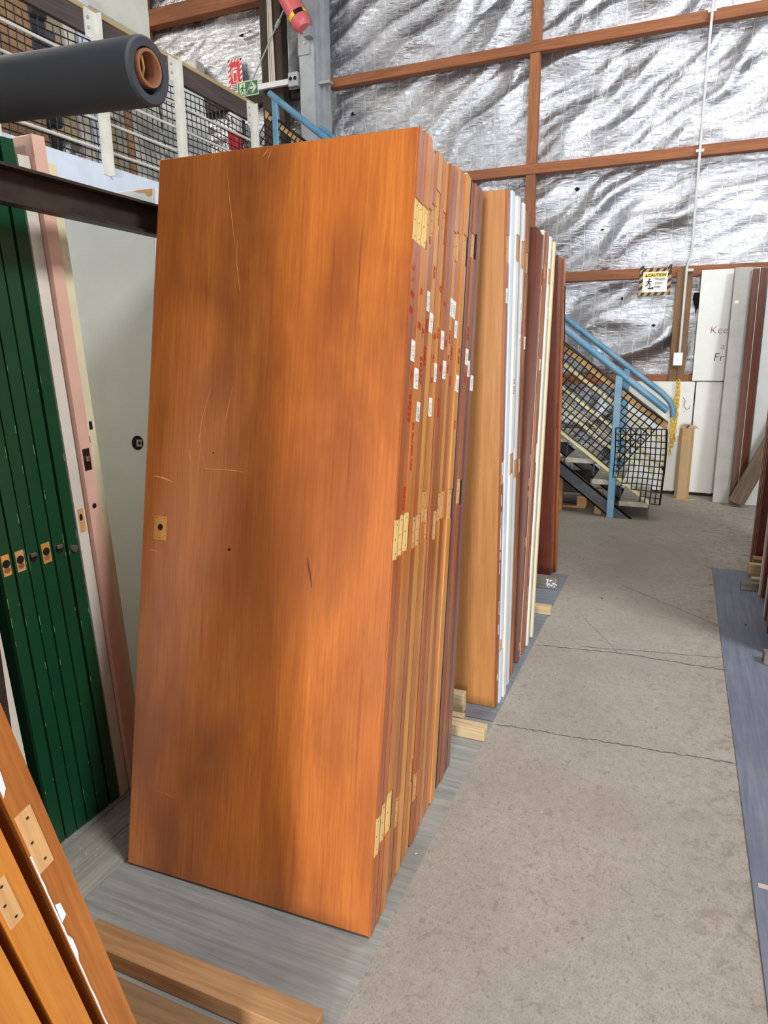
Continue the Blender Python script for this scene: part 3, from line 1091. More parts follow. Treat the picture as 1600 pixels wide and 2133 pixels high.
# ================================================================== doors
def door_z0(t, lean):
    return .0045 + (t * math.sin(lean) if lean > 0 else 0.0)


def make_door(name, X, Y, lean, t, yw, w, H, face, edge, label, group, notches=(), recess='wood_recess', side=1, lip=.009, cham=.0015, z_extra=0.0, round_top=0.0):
    """side=1: lipped edge faces +X (origin at right edge); side=-1: lipped edge faces -X (origin at left edge)."""
    e = empty(name, (X, Y, door_z0(t, lean) + z_extra), Euler((0, 0, 0)))
    e.rotation_euler = (Matrix.Rotation(yw, 3, 'Z') @ Matrix.Rotation(-lean, 3, 'X')).to_euler()
    s = side
    xa, xb = sorted((-s * w, -s * lip))
    if round_top:
        arc = [(xb - round_top + round_top * math.cos(a_), H - round_top + round_top * math.sin(a_)) for a_ in np.linspace(0, math.pi / 2, 7)]
        MB().prism([(xa, 0), (xb, 0)] + arc + [(xa, H)], 'y', 0, t).build('slab', face, e)
    else:
        MB().cbox((xa, 0, 0), (xb, t, H), cham).build('slab', face, e)
    D = .003
    outl = [(-lip, 0), (0, 0)]
    for zc, ln in sorted((n[0], n[1]) for n in notches if len(n) < 4):
        outl += [(0, zc - ln / 2), (-D, zc - ln / 2), (-D, zc + ln / 2), (0, zc + ln / 2)]
    outl += [(0, H - round_top), (-lip, H - round_top)]
    if s < 0:
        outl = [(-x, z) for x, z in outl]
    MB().prism(outl, 'y', 0, t).build('edge_lipping', edge, e)
    for n in notches:
        zc, ln = n[0], n[1]
        D = .003 if len(n) < 4 else -.0002
        rm = n[2] if len(n) > 2 else recess
        b = MB()
        x0, x1 = sorted((-s * D, -s * (D - .0005)))
        wf = n[3] if len(n) > 3 else .96
        b.box((x0, t * .04, zc - ln / 2), (x1, t * wf, zc + ln / 2), 0)
        for k, dz in enumerate((-.36, 0, .36)):
            cy, cz = t * (.35 if k % 2 else .62) * wf, zc + dz * ln
            b.add([(-s * (D - .0009), cy + .0021 * math.cos(a), cz + .0021 * math.sin(a)) for a in [k2 * math.pi / 4 for k2 in range(8)]], [tuple(range(8))], 1)
        b.build('hinge_recess', [rm, 'hole_black'], e)
    tag(e, label, 'door', group)
    return e


def sticker(e, t, zc, ln=.05, side=1, off=0.0, tilt=0.0):
    wd = min(.030, t * .9)
    yc = t / 2 + off
    M = Matrix.Translation((0, yc, zc)) @ Matrix.Rotation(tilt, 4, 'X')
    b = MB()
    x = .0006 * side
    b.box((min(0.00005, x), -wd / 2, -ln / 2), (max(0.00005, x), wd / 2, ln / 2), 0, M)
    for k in range(9):
        z = -ln * .38 + k * ln * .075
        hz = random.choice((.0006, .0011, .0015))
        b.box((min(x, x + .0002 * side), -wd * .08, z), (max(x, x + .0002 * side), wd * .30, z + hz), 1, M)
    b.box((min(x, x + .0002 * side), -wd * .34, -ln * .3), (max(x, x + .0002 * side), -wd * .28, ln * .25), 1, M)
    return b.build('barcode_sticker', ['sticker_white', 'ink_black'], e)


def write_down(e, body, size, t, zc, mat='ink_red', off=0.0):
    return text_part('handwriting', body, size, frame((0, 0, -1), (0, 1, 0), (.0006, t / 2 + off, zc)), mat, e, .1, .0007, 1.0)


def write_across(e, body, size, t, zc, mat='ink_red', off=0.0):
    return text_part('handwriting', body, size, frame((0, 1, -.25), (0, .25, 1), (.0006, t / 2 + off, zc)), mat, e, .1, .0006, .8)


# ---- stack 1: eighteen doors leaning back, front face towards the camera
S1 = [(-.6018, 1.2928, .1955, .0400, 1.98), (-.6042, 1.3320, .1923, .0376, 1.978), (-.6050, 1.3690, .1890, .0353, 1.978), (-.6198, 1.4428, .1858, .0329, 1.96), (-.6218, 1.4803, .1826, .0306, 1.962),
      (-.6238, 1.5169, .1793, .0282, 1.966), (-.6268, 1.5660, .1761, .0259, 1.96), (-.6288, 1.6020, .1729, .0235, 1.958), (-.6258, 1.6380, .1696, .0212, 1.958), (-.6268, 1.6760, .1664, .0188, 1.956),
      (-.6338, 1.7330, .1631, .0165, 1.97), (-.6358, 1.7693, .1599, .0141, 1.966), (-.6378, 1.8070, .1567, .0118, 1.964), (-.6348, 1.8440, .1534, .0094, 1.964), (-.6458, 1.9320, .1502, .0071, 1.96),
      (-.6438, 1.9690, .1470, .0047, 1.96), (-.6468, 2.0090, .1437, .0024, 1.96), (-.6468, 2.0470, .1405, .0, 1.958)]
T1 = []
for i in range(17):
    a, c = S1[i], S1[i + 1]
    g = min((c[1] + math.tan(c[2]) * z + math.tan(c[3]) * x) - (a[1] + math.tan(a[2]) * z + math.tan(a[3]) * x) for z in (0, 1.95) for x in (0, -.75))
    T1.append(max(.018, min(g * math.cos(a[2]) * .985, .039)))
T1.append(.035)
for i_, k_ in ((4, .86), (5, .9), (7, .86), (9, .8), (2, .92)):
    T1[i_] *= k_
E1 = ['edge_red', 'edge_red', 'edge_honey', 'edge_honey', 'edge_red', 'edge_gold', 'edge_honey', 'edge_gold', 'edge_brown', 'edge_red', 'edge_gold', 'edge_red', 'edge_honey', 'edge_gold', 'edge_plum', 'edge_brown', 'edge_mahogany', 'edge_plum']
F1 = ['veneer_front', 'face_orange', 'face_orange', 'wood_ochre', 'face_orange', 'wood_ochre', 'wood_ochre', 'face_orange', 'wood_ochre', 'face_orange', 'wood_ochre', 'face_orange', 'white_paint', 'wood_ochre', 'face_chocolate', 'face_orange', 'face_chocolate', 'face_chocolate']
H1 = {}
for i, z, ln in [(0, 1.767, .1), (1, 1.762, .1), (2, 1.757, .1), (3, 1.773, .085), (4, 1.789, .085), (5, 1.828, .086), (7, 1.784, .084), (10, 1.746, .083), (11, 1.75, .082), (13, 1.746, .088), (15, 1.773, .075), (16, 1.774, .081),
                 (0, .996, .1), (1, .999, .103), (2, .998, .1), (4, .97, .087), (5, .968, .087), (6, 1.022, .086), (7, .967, .089), (9, .945, .086), (10, .987, .085), (11, .986, .085), (13, .972, .095), (15, .991, .084), (16, .974, .086),
                 (0, .252, .1), (1, .264, .1), (2, .266, .107), (4, .197, .087), (7, .24, .072), (8, .175, .084)]:
    H1.setdefault(i, []).append((z, ln))
ORD = ['first', 'second', 'third', 'fourth', 'fifth', 'sixth', 'seventh', 'eighth', 'ninth', 'tenth', 'eleventh', 'twelfth', 'thirteenth', 'fourteenth', 'fifteenth', 'sixteenth', 'seventeenth', 'eighteenth']
HUE = {'edge_red': 'reddish', 'edge_honey': 'honey', 'edge_gold': 'golden', 'edge_brown': 'brown', 'edge_mahogany': 'dark mahogany', 'edge_plum': 'greyish plum'}
doors1 = []
for i, (X, Y, l, yw, H) in enumerate(S1):
    if i == 0:
        lab = 'large orange-brown veneer door with scratched face at the front of the big stack'
    elif i == 17:
        lab = 'last door of the big orange stack, plum-coloured edge next to the gap'
    else:
        lab = '%s door from the front of the big orange stack, %s edge' % (ORD[i], HUE[E1[i]])
    doors1.append(make_door('salvaged_door', X, Y, l, T1[i], yw, .751, H, F1[i], E1[i], lab, 'doors in the big orange stack', H1.get(i, ()),
                            'wood_recess' if i < 3 else 'wood_recess_tan', lip=.004 if i == 0 else .009))
for i, z in [(1, 1.455), (2, 1.384), (3, 1.295), (4, 1.582), (5, 1.525), (8, 1.479), (7, 1.39), (6, 1.297), (9, 1.394), (10, 1.574), (11, 1.567), (12, 1.51), (13, 1.346), (15, 1.425), (16, 1.386), (17, 1.338)]:
    sticker(doors1[i], T1[i], z, .051, tilt=random.uniform(-.05, .05), off=.012 if i == 17 else 0)
D = doors1
for i, body, size, z, kind in [(0, 'LS', .020, 1.655, 'a'), (0, 'x', .018, 1.628, 'a'), (0, '1020', .018, 1.592, 'a'), (0, '$50', .020, 1.553, 'a'),
                               (1, 'A-', .026, 1.395, 'd'), (1, '69259', .028, 1.315, 'd'), (2, '50 0x1980 $50', .020, 1.215, 'd'), (1, '069777', .020, 1.09, 'd'),
                               (2, '$2', .020, 1.60, 'a'), (2, '$55', .022, 1.515, 'a'), (3, 'A-', .024, 1.500, 'd'), (3, '69277', .028, 1.405, 'd'),
                               (4, '$60', .024, 1.520, 'd'), (4, '69625', .020, 1.440, 'd'), (5, 'R28', .020, 1.66, 'd'), (6, '28', .022, 1.49, 'a'), (6, 'A-', .022, 1.43, 'd'), (6, '87', .022, 1.37, 'a'),
                               (7, 'R2', .022, 1.62, 'a'), (7, '$45', .020, 1.50, 'd'), (8, 'LH', .020, 1.58, 'a'), (8, 'B2', .024, 1.40, 'a'), (8, '0x1980', .018, 1.29, 'd'), (9, '69', .020, 1.47, 'd'),
                               (10, '1967', .020, 1.49, 'd'), (10, '0x1980', .018, 1.41, 'd'), (11, '1961', .020, 1.44, 'd'), (11, '$40', .018, 1.36, 'd'), (13, 'R-28', .024, 1.43, 'd'), (13, '$45', .018, 1.22, 'd'),
                               (15, 'R-28', .022, 1.50, 'd'), (15, '$50', .022, 1.36, 'd')]:
    (write_down if kind == 'd' else write_across)(D[i], body, size, T1[i], z)
# front door face details (local frame: x from right edge, z up)
e = doors1[0]
b = MB()
b.box((-.712, -.0006, .936), (-.671, 0, 1.003), 0)
for x, z, r in ((-.691, .972, .0085),):
    b.add([(x + r * math.cos(a), -.0010, z + r * 1.1 * math.sin(a)) for a in np.linspace(0, 2 * math.pi, 17)[:-1]], [tuple(range(16))], 1)
for x, z in ((-.705, .998), (-.678, .997), (-.691, .942)):
    b.add([(x + .0014 * math.cos(a), -.0010, z + .0018 * math.sin(a)) for a in np.linspace(0, 2 * math.pi, 9)[:-1]], [tuple(range(8))], 1)
b.build('latch_patch', ['wood_recess_orange', 'hole_black'], e)
for x, z, r in ((-.465, .930, .0042), (-.530, 1.185, .0022)):
    b = MB()
    b.add([(x + r * math.cos(a), -.0006, z + r * math.sin(a)) for a in np.linspace(0, 2 * math.pi, 13)[:-1]], [tuple(range(12))])
    b.build('peg_hole', 'hole_black', e)


def scratch(pts, w, mat='scratch_pale'):
    b = MB()
    vs, fs = [], []
    for i, (x, z) in enumerate(pts):
        a, c = pts[max(0, i - 1)], pts[min(len(pts) - 1, i + 1)]
        dx, dz = c[0] - a[0], c[1] - a[1]
        L = math.hypot(dx, dz)
        ww = w * (.35 if i in (0, len(pts) - 1) else 1)
        nx, nz = -dz / L * ww, dx / L * ww
        vs += [(x + nx, -.0004, z + nz), (x - nx, -.0004, z - nz)]
        if i:
            fs.append((2 * i - 2, 2 * i - 1, 2 * i + 1, 2 * i))
    b.add(vs, fs)
    return b.build('scratch', mat, e)


scratch([(-.555, 1.141), (-.50, 1.142), (-.46, 1.141), (-.433, 1.138)], .0009)
scratch([(-.722, 1.113), (-.69, 1.109), (-.658, 1.100)], .0022)
scratch([(-.606, 1.193), (-.605, 1.175), (-.602, 1.158)], .0013)
scratch([(-.533, 1.94), (-.52, 1.86), (-.505, 1.78), (-.495, 1.726)], .0007)
scratch([(-.409, 1.972), (-.418, 1.962), (-.425, 1.954)], .0012)
scratch([(-.400, 1.972), (-.404, 1.960), (-.41, 1.945)], .0008)
scratch([(-.548, 1.36), (-.57, 1.28), (-.578, 1.22), (-.553, 1.143)], .0006)
scratch([(-.488, 1.75), (-.49, 1.70), (-.478, 1.64), (-.474, 1.61)], .0007)
scratch([(-.233, .931), (-.228, .91), (-.222, .89), (-.215, .855)], .0028, 'scratch_dark')
scratch([(-.725, .905), (-.71, .906), (-.695, .901)], .0013)
scratch([(-.66, .23), (-.62, .226), (-.60, .222)], .0006)
scratch([(-.48, 1.36), (-.492, 1.30), (-.50, 1.26)], .0007)
# dark cut-out and end chips on darker doors
b = MB().box((-.004, .008, 1.735), (.0006, .020, 1.815))
b.build('lock_mortice', 'hole_black', doors1[16])
b = MB().box((-.004, .008, .935), (.0006, .018, 1.02))
b.build('lock_mortice', 'hole_black', doors1[16])
MB().cbox((-.03, .002, 1.9635), (-.002, .03, 1.968), .002).build('paint_splash', 'white_chip', doors1[13])

# ---- stack 2
S2 = [(-.592, 2.535, -2.0, .032, 1.965, 'face_tan', 'edge_brown', 'tan plywood-faced door at the front of the second stack', [(1.776, .09), (.983, .088)]),
      (-.590, 2.580, -1.7, .038, 1.97, 'white_blue_paint', 'white_blue_paint', 'bluish white painted door right behind the tan plywood door', [(.257, .06)]),
      (-.585, 2.638, -1.4, .045, 1.965, 'white_paint', 'cream_white', 'thick white painted door, second white one in the second stack', [(1.792, .092), (1.00, .087)]),
      (-.600, 2.697, -.5, .037, 1.965, 'face_chocolate', 'edge_mahogany', 'dark brown door between the white doors of the second stack', []),
      (-.596, 2.748, -.3, .036, 1.97, 'white_paint', 'white_paint', 'thin white-edged door, third white one in the second stack', [(1.786, .1), (.96, .08)]),
      (-.603, 2.798, 0, .035, 1.955, 'face_orange', 'edge_honey', 'orange-brown door just past the third white door', [(1.80, .09)]),
      (-.600, 2.850, 0, .036, 1.955, 'cream_white', 'edge_worn', 'worn pale door before the dark chocolate door', [(1.771, .079), (.96, .06)]),
      (-.600, 2.985, 6.0, .034, 1.965, 'face_chocolate', 'edge_mahogany', 'dark chocolate door with rounded top corner and visible face', []),
      (-.606, 3.035, 5.7, .036, 1.955, 'white_paint', 'offwhite_edge', 'off-white door behind the dark chocolate door', [(1.76, .07)]),
      (-.600, 3.085, 5.6, .034, 1.95, 'face_orange', 'edge_brown', 'brown door, second behind the dark chocolate door', [(1.787, .068)]),
      (-.604, 3.138, 5.5, .037, 1.945, 'face_orange', 'edge_worn', 'scuffed brown door, third behind the dark chocolate door', [(.962, .09)]),
      (-.598, 3.190, 5.3, .036, 1.945, 'white_paint', 'cream_white', 'cream-edged door, fourth behind the dark chocolate door', [(1.77, .07)]),
      (-.604, 3.245, 5.0, .036, 1.935, 'face_chocolate', 'edge_brown', 'brown door, fifth behind the dark chocolate door', []),
      (-.596, 3.300, 4.8, .036, 1.935, 'cream_paint', 'cream_paint', 'pale cream door at the far end of the second stack', [])]
doors2 = []
for X, Y, l, t, H, fm, em, lab, nn in S2:
    doors2.append(make_door('salvaged_door', X, Y, R(l), t, .02, .76, H, fm, em, lab, 'doors in the second stack', nn, 'wood_recess_tan', round_top=.035 if 'rounded' in lab else 0.0))
for i, z in [(0, 1.62), (4, 1.597), (4, 1.466), (3, 1.42), (6, 1.462), (8, 1.505), (9, 1.374), (12, 1.609)]:
    sticker(doors2[i], S2[i][3], z, .05)
for i, body, size, z in [(2, '13 RN', .022, 1.30), (5, 'R-LN', .022, 1.52), (6, '28', .020, 1.55), (5, '$40', .018, 1.40)]:
    write_down(doors2[i], body, size, S2[i][3], z)
# paint wear along the edges of the tan door and the dark door
for dd, tt, mt, n in ((doors2[0], .032, 'white_chip', 14), (doors2[7], .034, 'scratch_pale', 5), (doors2[10], .037, 'wood_recess_tan', 12), (doors2[3], .037, 'white_chip', 6)):
    b = MB()
    for k in range(n):
        z = random.uniform(.02, 1.0)
        L = random.uniform(.01, .06)
        b.box((.0001, random.uniform(0, tt * .3), z), (.0005, random.uniform(tt * .3, tt * .55), z + L))
    tag(b.build('paint_chip', mt, dd), kind='stuff')

# ---- stack 3 leaning the other way
for k, (X, Y, H, fm, em, lab) in enumerate([(-.685, 4.36, 1.97, 'face_redbrown', 'edge_mahogany', 'red-brown door with visible face at the front of the farthest stack'),
                                            (-.680, 4.402, 1.965, 'face_redbrown', 'edge_brown', 'red-brown door, middle one of the farthest stack'),
                                            (-.664, 4.446, 1.96, 'face_redbrown', 'edge_red', 'reddish door at the very back of the farthest stack')]):
    dd = make_door('salvaged_door', X, Y, -.136, .037, 0, .76, H, fm, em, lab, 'doors in the farthest stack', [(1.05, .16, 'edge_mahogany')] if k == 1 else ())
o = MB().tube([(-.661, 4.225, 1.80), (-.6605, 4.235, 1.70), (-.657, 4.262, 1.52), (-.6605, 4.285, 1.35)], .0028, 6).build('loose_wire', 'black_plastic', None, True)
tag(o, 'thin dark loose wire hanging at the farthest stack', 'wire')

# ---- back row on the left: leaning towards the camera
G = [(1.160, .036, -1.60, 1.96, 'offwhite_edge', 'offwhite-edged door in front of the green doors at the far left', None),
     (1.232, .036, -1.60, 1.96, 'green_paint', 'nearest dark green door with tan lock patch', 'tan'),
     (1.274, .038, -1.60, 1.96, 'green_paint', 'second dark green door with dull tan lock patch', 'tan2'),
     (1.316, .036, -1.60, 1.96, 'green_paint', 'third dark green door with shiny latch bolt', 'latch'),
     (1.357, .040, -1.60, 1.96, 'green_paint', 'fourth dark green door with bright orange-tan lock patch', 'tan'),
     (1.402, .040, -1.60, 1.96, 'green_paint', 'fifth dark green door with chrome latch', 'latch'),
     (1.452, .038, -1.60, 1.96, 'green_paint', 'sixth dark green door beside the off-white one, round latch', 'round'),
     (1.496, .036, -1.60, 1.93, 'offwhite_edge', 'off-white door between the last green door and the pink one', 'recess'),
     (1.536, .040, -1.585, 1.985, 'pink_paint', 'pale pink door with dark lock plate', 'plate'),
     (1.580, .038, -1.60, 1.93, 'cream_paint', 'cream door behind the pink one', 'slot')]
for Y, t, X, H, mt, lab, lock in G:
    dd = make_door('painted_door', X, Y, -.0576, t, 0, .76, H, mt, mt, lab, 'painted doors in the left rear row', (), cham=.003)
    zc = {'recess': .951, 'plate': 1.13, 'slot': 1.225}.get(lock, .888)

    def disc_part(nm, r, z, mat, dx=.0008, yc=None, ry=1.0):
        b = MB()
        b.add([(dx, (yc or t / 2) + r * ry * math.cos(a), z + r * math.sin(a)) for a in np.linspace(0, 2 * math.pi, 15)[:-1]], [tuple(range(14))])
        return b.build(nm, mat, dd)
    if lock in ('tan', 'tan2'):
        MB().box((.0001, .006, zc - .029), (.0006, t - .006, zc + .029)).build('lock_patch', 'wood_recess_orange' if lock == 'tan' else 'wood_recess_tan', dd)
        disc_part('lock_hole', .0115, zc + .004, 'hole_black', .0010)
        disc_part('lock_stain', .008, zc - .014, 'rust_core', .0009, None, 1.2)
    elif lock == 'latch':
        disc_part('lock_hole', .015, zc, 'hole_black', .0008, None, .9)
        b = MB().cbox((.0, t / 2 - .010, zc + .001), (.008, t / 2 + .008, zc + .013), .002)
        b.build('latch_bolt', 'lock_chrome', dd)
    elif lock == 'round':
        MB().tube([(0, t / 2, zc - .012), (.006, t / 2, zc - .012)], .011, 14).build('latch_bolt', 'lock_chrome', dd)
    elif lock == 'recess':
        b = MB().box((.0001, .008, zc - .036), (.0005, t - .006, zc + .036), 0)
        b.add([(.0009, t / 2 + .006 * math.cos(a), zc + .010 + .011 * math.sin(a)) for a in np.linspace(0, 2 * math.pi, 11)[:-1]], [tuple(range(10))], 1)
        b.build('lock_patch', ['wood_recess_tan', 'hole_black'], dd)
    elif lock == 'plate':
        MB().cbox((.0, .006, zc - .032), (.0015, t - .008, zc + .032), .0004).build('lock_plate', 'lock_dark', dd)
        MB().cbox((.0015, t / 2 - .009, zc - .006), (.010, t / 2 + .007, zc + .010), .002).build('latch_bolt', 'lock_chrome', dd)
        disc_part('key_hole', .008, .989, 'hole_black')
    elif lock == 'slot':
        MB().box((.0001, .016, zc - .012), (.0006, .028, zc + .012)).build('lock_slot', 'hole_black', dd)
        MB().box((.0001, .010, zc - .05), (.0004, .012, zc - .03)).build('lock_slot', 'hole_black', dd)
    if mt == 'green_paint':
        b = MB()
        for k in range(9):
            z = random.uniform(.05, 1.4)
            yy = random.choice((.001, t - .003))
            b.box((.0001, yy, z), (.0005, yy + random.uniform(.0006, .0015), z + random.uniform(.003, .03) ** 1.0))
        tag(b.build('paint_chip', 'green_chip', dd), kind='stuff')

wd = make_door('salvaged_door', -1.72, 1.80, .122, .036, .02, .76, 2.0, 'white_panel', 'white_paint', 'large smooth white door with a round lock hole behind the pink and cream doors', None)
b = MB()
cx, cz = -.080, 1.119
b.tube([(cx, .012, cz), (cx, -.0012, cz)], .027, 24, cap=False)
b.build('lock_hole_rim', 'offwhite_edge', wd, True)
b = MB()
b.add([(cx + .026 * math.cos(a), -.0008, cz + .026 * math.sin(a)) for a in np.linspace(0, 2 * math.pi, 25)[:-1]], [tuple(range(24))])
b.build('lock_hole', 'hole_black', wd)
MB().cbox((cx - .004, -.0022, cz - .013), (cx + .020, -.0010, cz + .012), .0004).build('lock_mechanism', 'lock_chrome', wd)
b = MB()
b.add([(cx + .010 + .006 * math.cos(a), -.0026, cz + .006 * math.sin(a)) for a in np.linspace(0, 2 * math.pi, 13)[:-1]], [tuple(range(12))])
b.build('spindle_hole', 'hole_black', wd)
b = MB()
b.add([(-.10, -.0006, 1.998), (-.012, -.0006, 1.998), (-.012, -.0006, 1.975), (-.03, -.0006, 1.972), (-.045, -.0006, 1.986), (-.07, -.0006, 1.988)], [tuple(range(6))])
b.build('corner_chip', 'wood_recess_tan', wd)

# ---- foreground doors leaning towards the camera
nd = make_door('ochre_door', -.70, .690, -.2285, .040, 0, .70, 1.95, 'wood_ochre_brown', 'wood_ochre_brown',
               'brown varnished door with hinge recess and white paint drips, lower left', 'ochre doors in the lower left corner', [(.845, .10, 'wood_recess_tan', .62)], z_extra=.008)
b = MB()
prev = .80
vs, fs = [], []
for k in range(46):
    z = .20 + .014 * k
    ww = .0012 + .0012 * random.random() + (.004 if 30 < k < 34 else 0)
    vs += [(.0006, -.0005, z), (.0006, ww, z)]
    if k:
        fs.append((2 * k - 2, 2 * k - 1, 2 * k + 1, 2 * k))
b.add(vs, fs)
b.add([(.0006, 0, .93), (.0006, .007, .94), (.0006, .009, .965), (.0006, .003, .99), (.0006, 0, 1.0)], [(0, 1, 2, 3, 4)])
b.add([(.0007, .002, .70), (.0007, .011, .705), (.0007, .010, .73), (.0007, .003, .735)], [(0, 1, 2, 3)])
b.build('paint_drip', 'white_chip', nd)
nd2 = make_door('ochre_door', -.70, .632, -.2285, .040, 0, .70, 1.95, 'wood_ochre', 'wood_ochre',
                'golden ochre varnished door beside the one with the hinge recess, lower left', 'ochre doors in the lower left corner', [(.79, .075, 'wood_recess_tan', .55)], z_extra=.008)
nd3 = make_door('ochre_door', -.705, .580, -.2285, .038, 0, .70, 1.95, 'face_orange', 'wood_ochre',
                'orange-faced door cut off by the lower left corner', 'ochre doors in the lower left corner', (), z_extra=.008)
nd4 = make_door('ochre_door', -.71, .530, -.2285, .038, 0, .69, 1.95, 'face_orange', 'edge_honey',
                'orange door mostly hidden in the lower left corner', 'ochre doors in the lower left corner', (), z_extra=.008)

# ---- right-hand row: edges facing the aisle on the left
RR = [(.538, 5.16, 'face_chocolate', 'edge_brown', 'farthest brown door of the right-hand row'),
      (.541, 5.117, 'face_chocolate', 'edge_mahogany', 'second farthest brown door of the right-hand row'),
      (.545, 5.073, 'face_redbrown', 'edge_brown', 'third farthest brown door of the right-hand row'),
      (.550, 5.03, 'face_redbrown', 'edge_mahogany', 'fourth farthest brown door of the right-hand row'),
      (.528, 4.435, 'white_paint', 'white_paint', 'white door next to the timber blocks of the right-hand row'),
      (.536, 4.395, 'face_chocolate', 'edge_brown', 'brown door in front of the first white one of the right-hand row'),
      (.518, 4.045, 'white_paint', 'white_paint', 'nearer white door of the right-hand row with chipped edge'),
      (.520, 4.003, 'face_orange', 'edge_brown', 'brown door in front of the nearer white door of the right-hand row'),
      (.516, 3.87, 'face_orange', 'edge_red', 'reddish door in the middle of the right-hand row'),
      (.512, 3.81, 'face_chocolate', 'edge_mahogany', 'dark door in the middle of the right-hand row'),
      (.506, 3.52, 'face_chocolate', 'edge_mahogany', 'dark door above the weathered block of the right-hand row')]
for X, Y, fm, em, lab in RR:
    make_door('salvaged_door', X, Y, R(-1.2), .036, 0, .76, 1.97, fm, em, lab, 'doors in the right-hand row', (), side=-1)

# ================================================================== floor sheets and blocks
def slab(name, a, b_, mat, label, cat, c=.001):
    o = MB().cbox(a, b_, c).build(name, mat)
    return tag(o, label, cat)


slab('floor_sheet', (-1.365, .40, 0), (-.577, 2.425, .004), 'mat_grey', 'grey-blue plywood floor sheet under the big orange stack', 'floor sheet')
slab('floor_sheet', (-1.365, 2.432, 0), (-.577, 4.41, .004), 'mat_grey_far', 'darker grey floor sheet under the second and farthest stacks', 'floor sheet')
slab('floor_sheet', (.29, -.6, 0), (1.45, 4.93, .004), 'mat_blue', 'scuffed blue floor sheet along the right side of the aisle', 'floor sheet')
for k in range(6):
    x1 = -1.372 - .105 * k
    o = slab('floor_plank', (x1 - .102, .3, 0), (x1, 3.2, .0045), 'mat_board', 'grey floor plank left of the big orange stack, %s from it' % ORD[k], 'floor plank')
    o['group'] = 'grey floor planks'
slab('floor_board', (-1.16, .45, .0045), (-.66, .965, .012), 'board_floor_brown', 'brown board on the floor in front of the sawn timber', 'board')
slab('sawn_timber', (-1.24, .980, .0045), (-.598, 1.046, .053), 'timber_raw', 'rough sawn timber lying across the grey floor sheet', 'timber', .002)
slab('timber_block', (-.90, 2.27, .0045), (-.573, 2.325, .05), 'timber_pale', 'long pale timber block sticking out after the big stack', 'block', .002)
slab('timber_block', (-.95, 2.335, .0045), (-.675, 2.37, .05), 'timber_pale', 'short timber block behind the long pale one', 'block', .002)
slab('timber_block', (-.98, 2.44, .0045), (-.705, 2.485, .085), 'timber_pale', 'taller timber block standing against the tan plywood door', 'block', .002)
slab('timber_block', (-.85, 3.65, .0045), (-.565, 3.70, .05), 'timber_pale', 'pale timber block after the second stack with stamped marks', 'block', .002)
o = slab('timber_block', (-.88, 4.09, .0045), (-.60, 4.15, .075), 'timber_grey', 'grey timber block splashed with white paint under the farthest stack', 'block', .002)
b = MB()
for k in range(26):
    x, z = random.uniform(-.67, -.605), random.uniform(.012, .07)
    r_ = random.uniform(.003, .010)
    b.add([(x + r_ * random.uniform(.6, 1) * math.cos(a), 4.0895, z + r_ * random.uniform(.6, 1) * .8 * math.sin(a)) for a in np.linspace(0, 2 * math.pi, 9)[:-1]], [tuple(range(8))])
tag(b.build('paint_splash', 'white_chip', o), kind='stuff')
slab('timber_block', (.435, 4.50, .0045), (.80, 4.55, .055), 'timber_grey', 'grey weathered timber block in front of the other right-hand blocks', 'block', .002)
slab('timber_block', (.50, 4.62, .0045), (.80, 4.67, .05), 'timber_pale', 'pale timber block behind the grey one on the right', 'block', .002)
slab('timber_block', (.495, 4.80, .0045), (.80, 4.85, .09), 'timber_pale', 'upright timber block below the brown doors on the right', 'block', .002)
slab('timber_block', (.53, 4.90, .0045), (.85, 4.99, .10), 'timber_raw', 'reddish timber block under the far brown doors on the right', 'block', .002)
slab('timber_block', (.458, 3.40, .0045), (.80, 3.46, .06), 'timber_grey', 'weathered grey block cut off by the right edge', 'block', .002)

# strapping tape on the blue sheet
tp = empty('tape_strip', (.305, 1.865, .0045))
MB().cbox((0, -.009, 0), (.22, .009, .0012), .0003).build('strip', 'tape_pink', tp)
text_part('lettering', 'RYOBI', .016, frame((-1, 0, 0), (0, -1, 0), (.060, 0, .0016)), 'sign_red', tp, 0)
tag(tp, 'pink and white printed strip lying on the blue floor sheet', 'strip')

# floor litter
for k, (x, y, mt, s_, lab) in enumerate([(-.33, 4.05, 'ink_black', .016, 'small dark leaf-like scrap on the concrete past the second stack'),
                                         (-.42, 2.95, 'debris', .008, 'tiny pale chip on the concrete beside the second stack'),
                                         (-.30, 1.95, 'debris', .007, 'tiny pale chip on the concrete beside the big stack'),
                                         (.275, 4.55, 'rust_core', .02, 'brown curled scrap at the edge of the blue floor sheet'),
                                         (.42, 3.9, 'ink_black', .014, 'dark scrap lying on the blue floor sheet'),
                                         (-.575, 3.28, 'debris', .012, 'pale crumb at the foot of the second stack'),
                                         (-.60, 1.62, 'debris', .007, 'pale crumb on the grey sheet beside the big stack')]):
    b = MB()
    n = 6
    b.add([(s_ * random.uniform(.5, 1) * math.cos(a), s_ * .5 * random.uniform(.5, 1) * math.sin(a), random.uniform(.001, .004)) for a in np.linspace(0, 2 * math.pi, n + 1)[:-1]] + [(0, 0, s_ * .35)],
          [(i, (i + 1) % n, n) for i in range(n)] + [tuple(range(n - 1, -1, -1))])
    o = b.build('paper_scrap', mt)
    o.location = (x, y, .0035 if (x > .29 or x < -.577) else -.001)
    o.rotation_euler = (0, 0, random.uniform(0, 6))
    tag(o, lab, 'scrap')
b = MB()
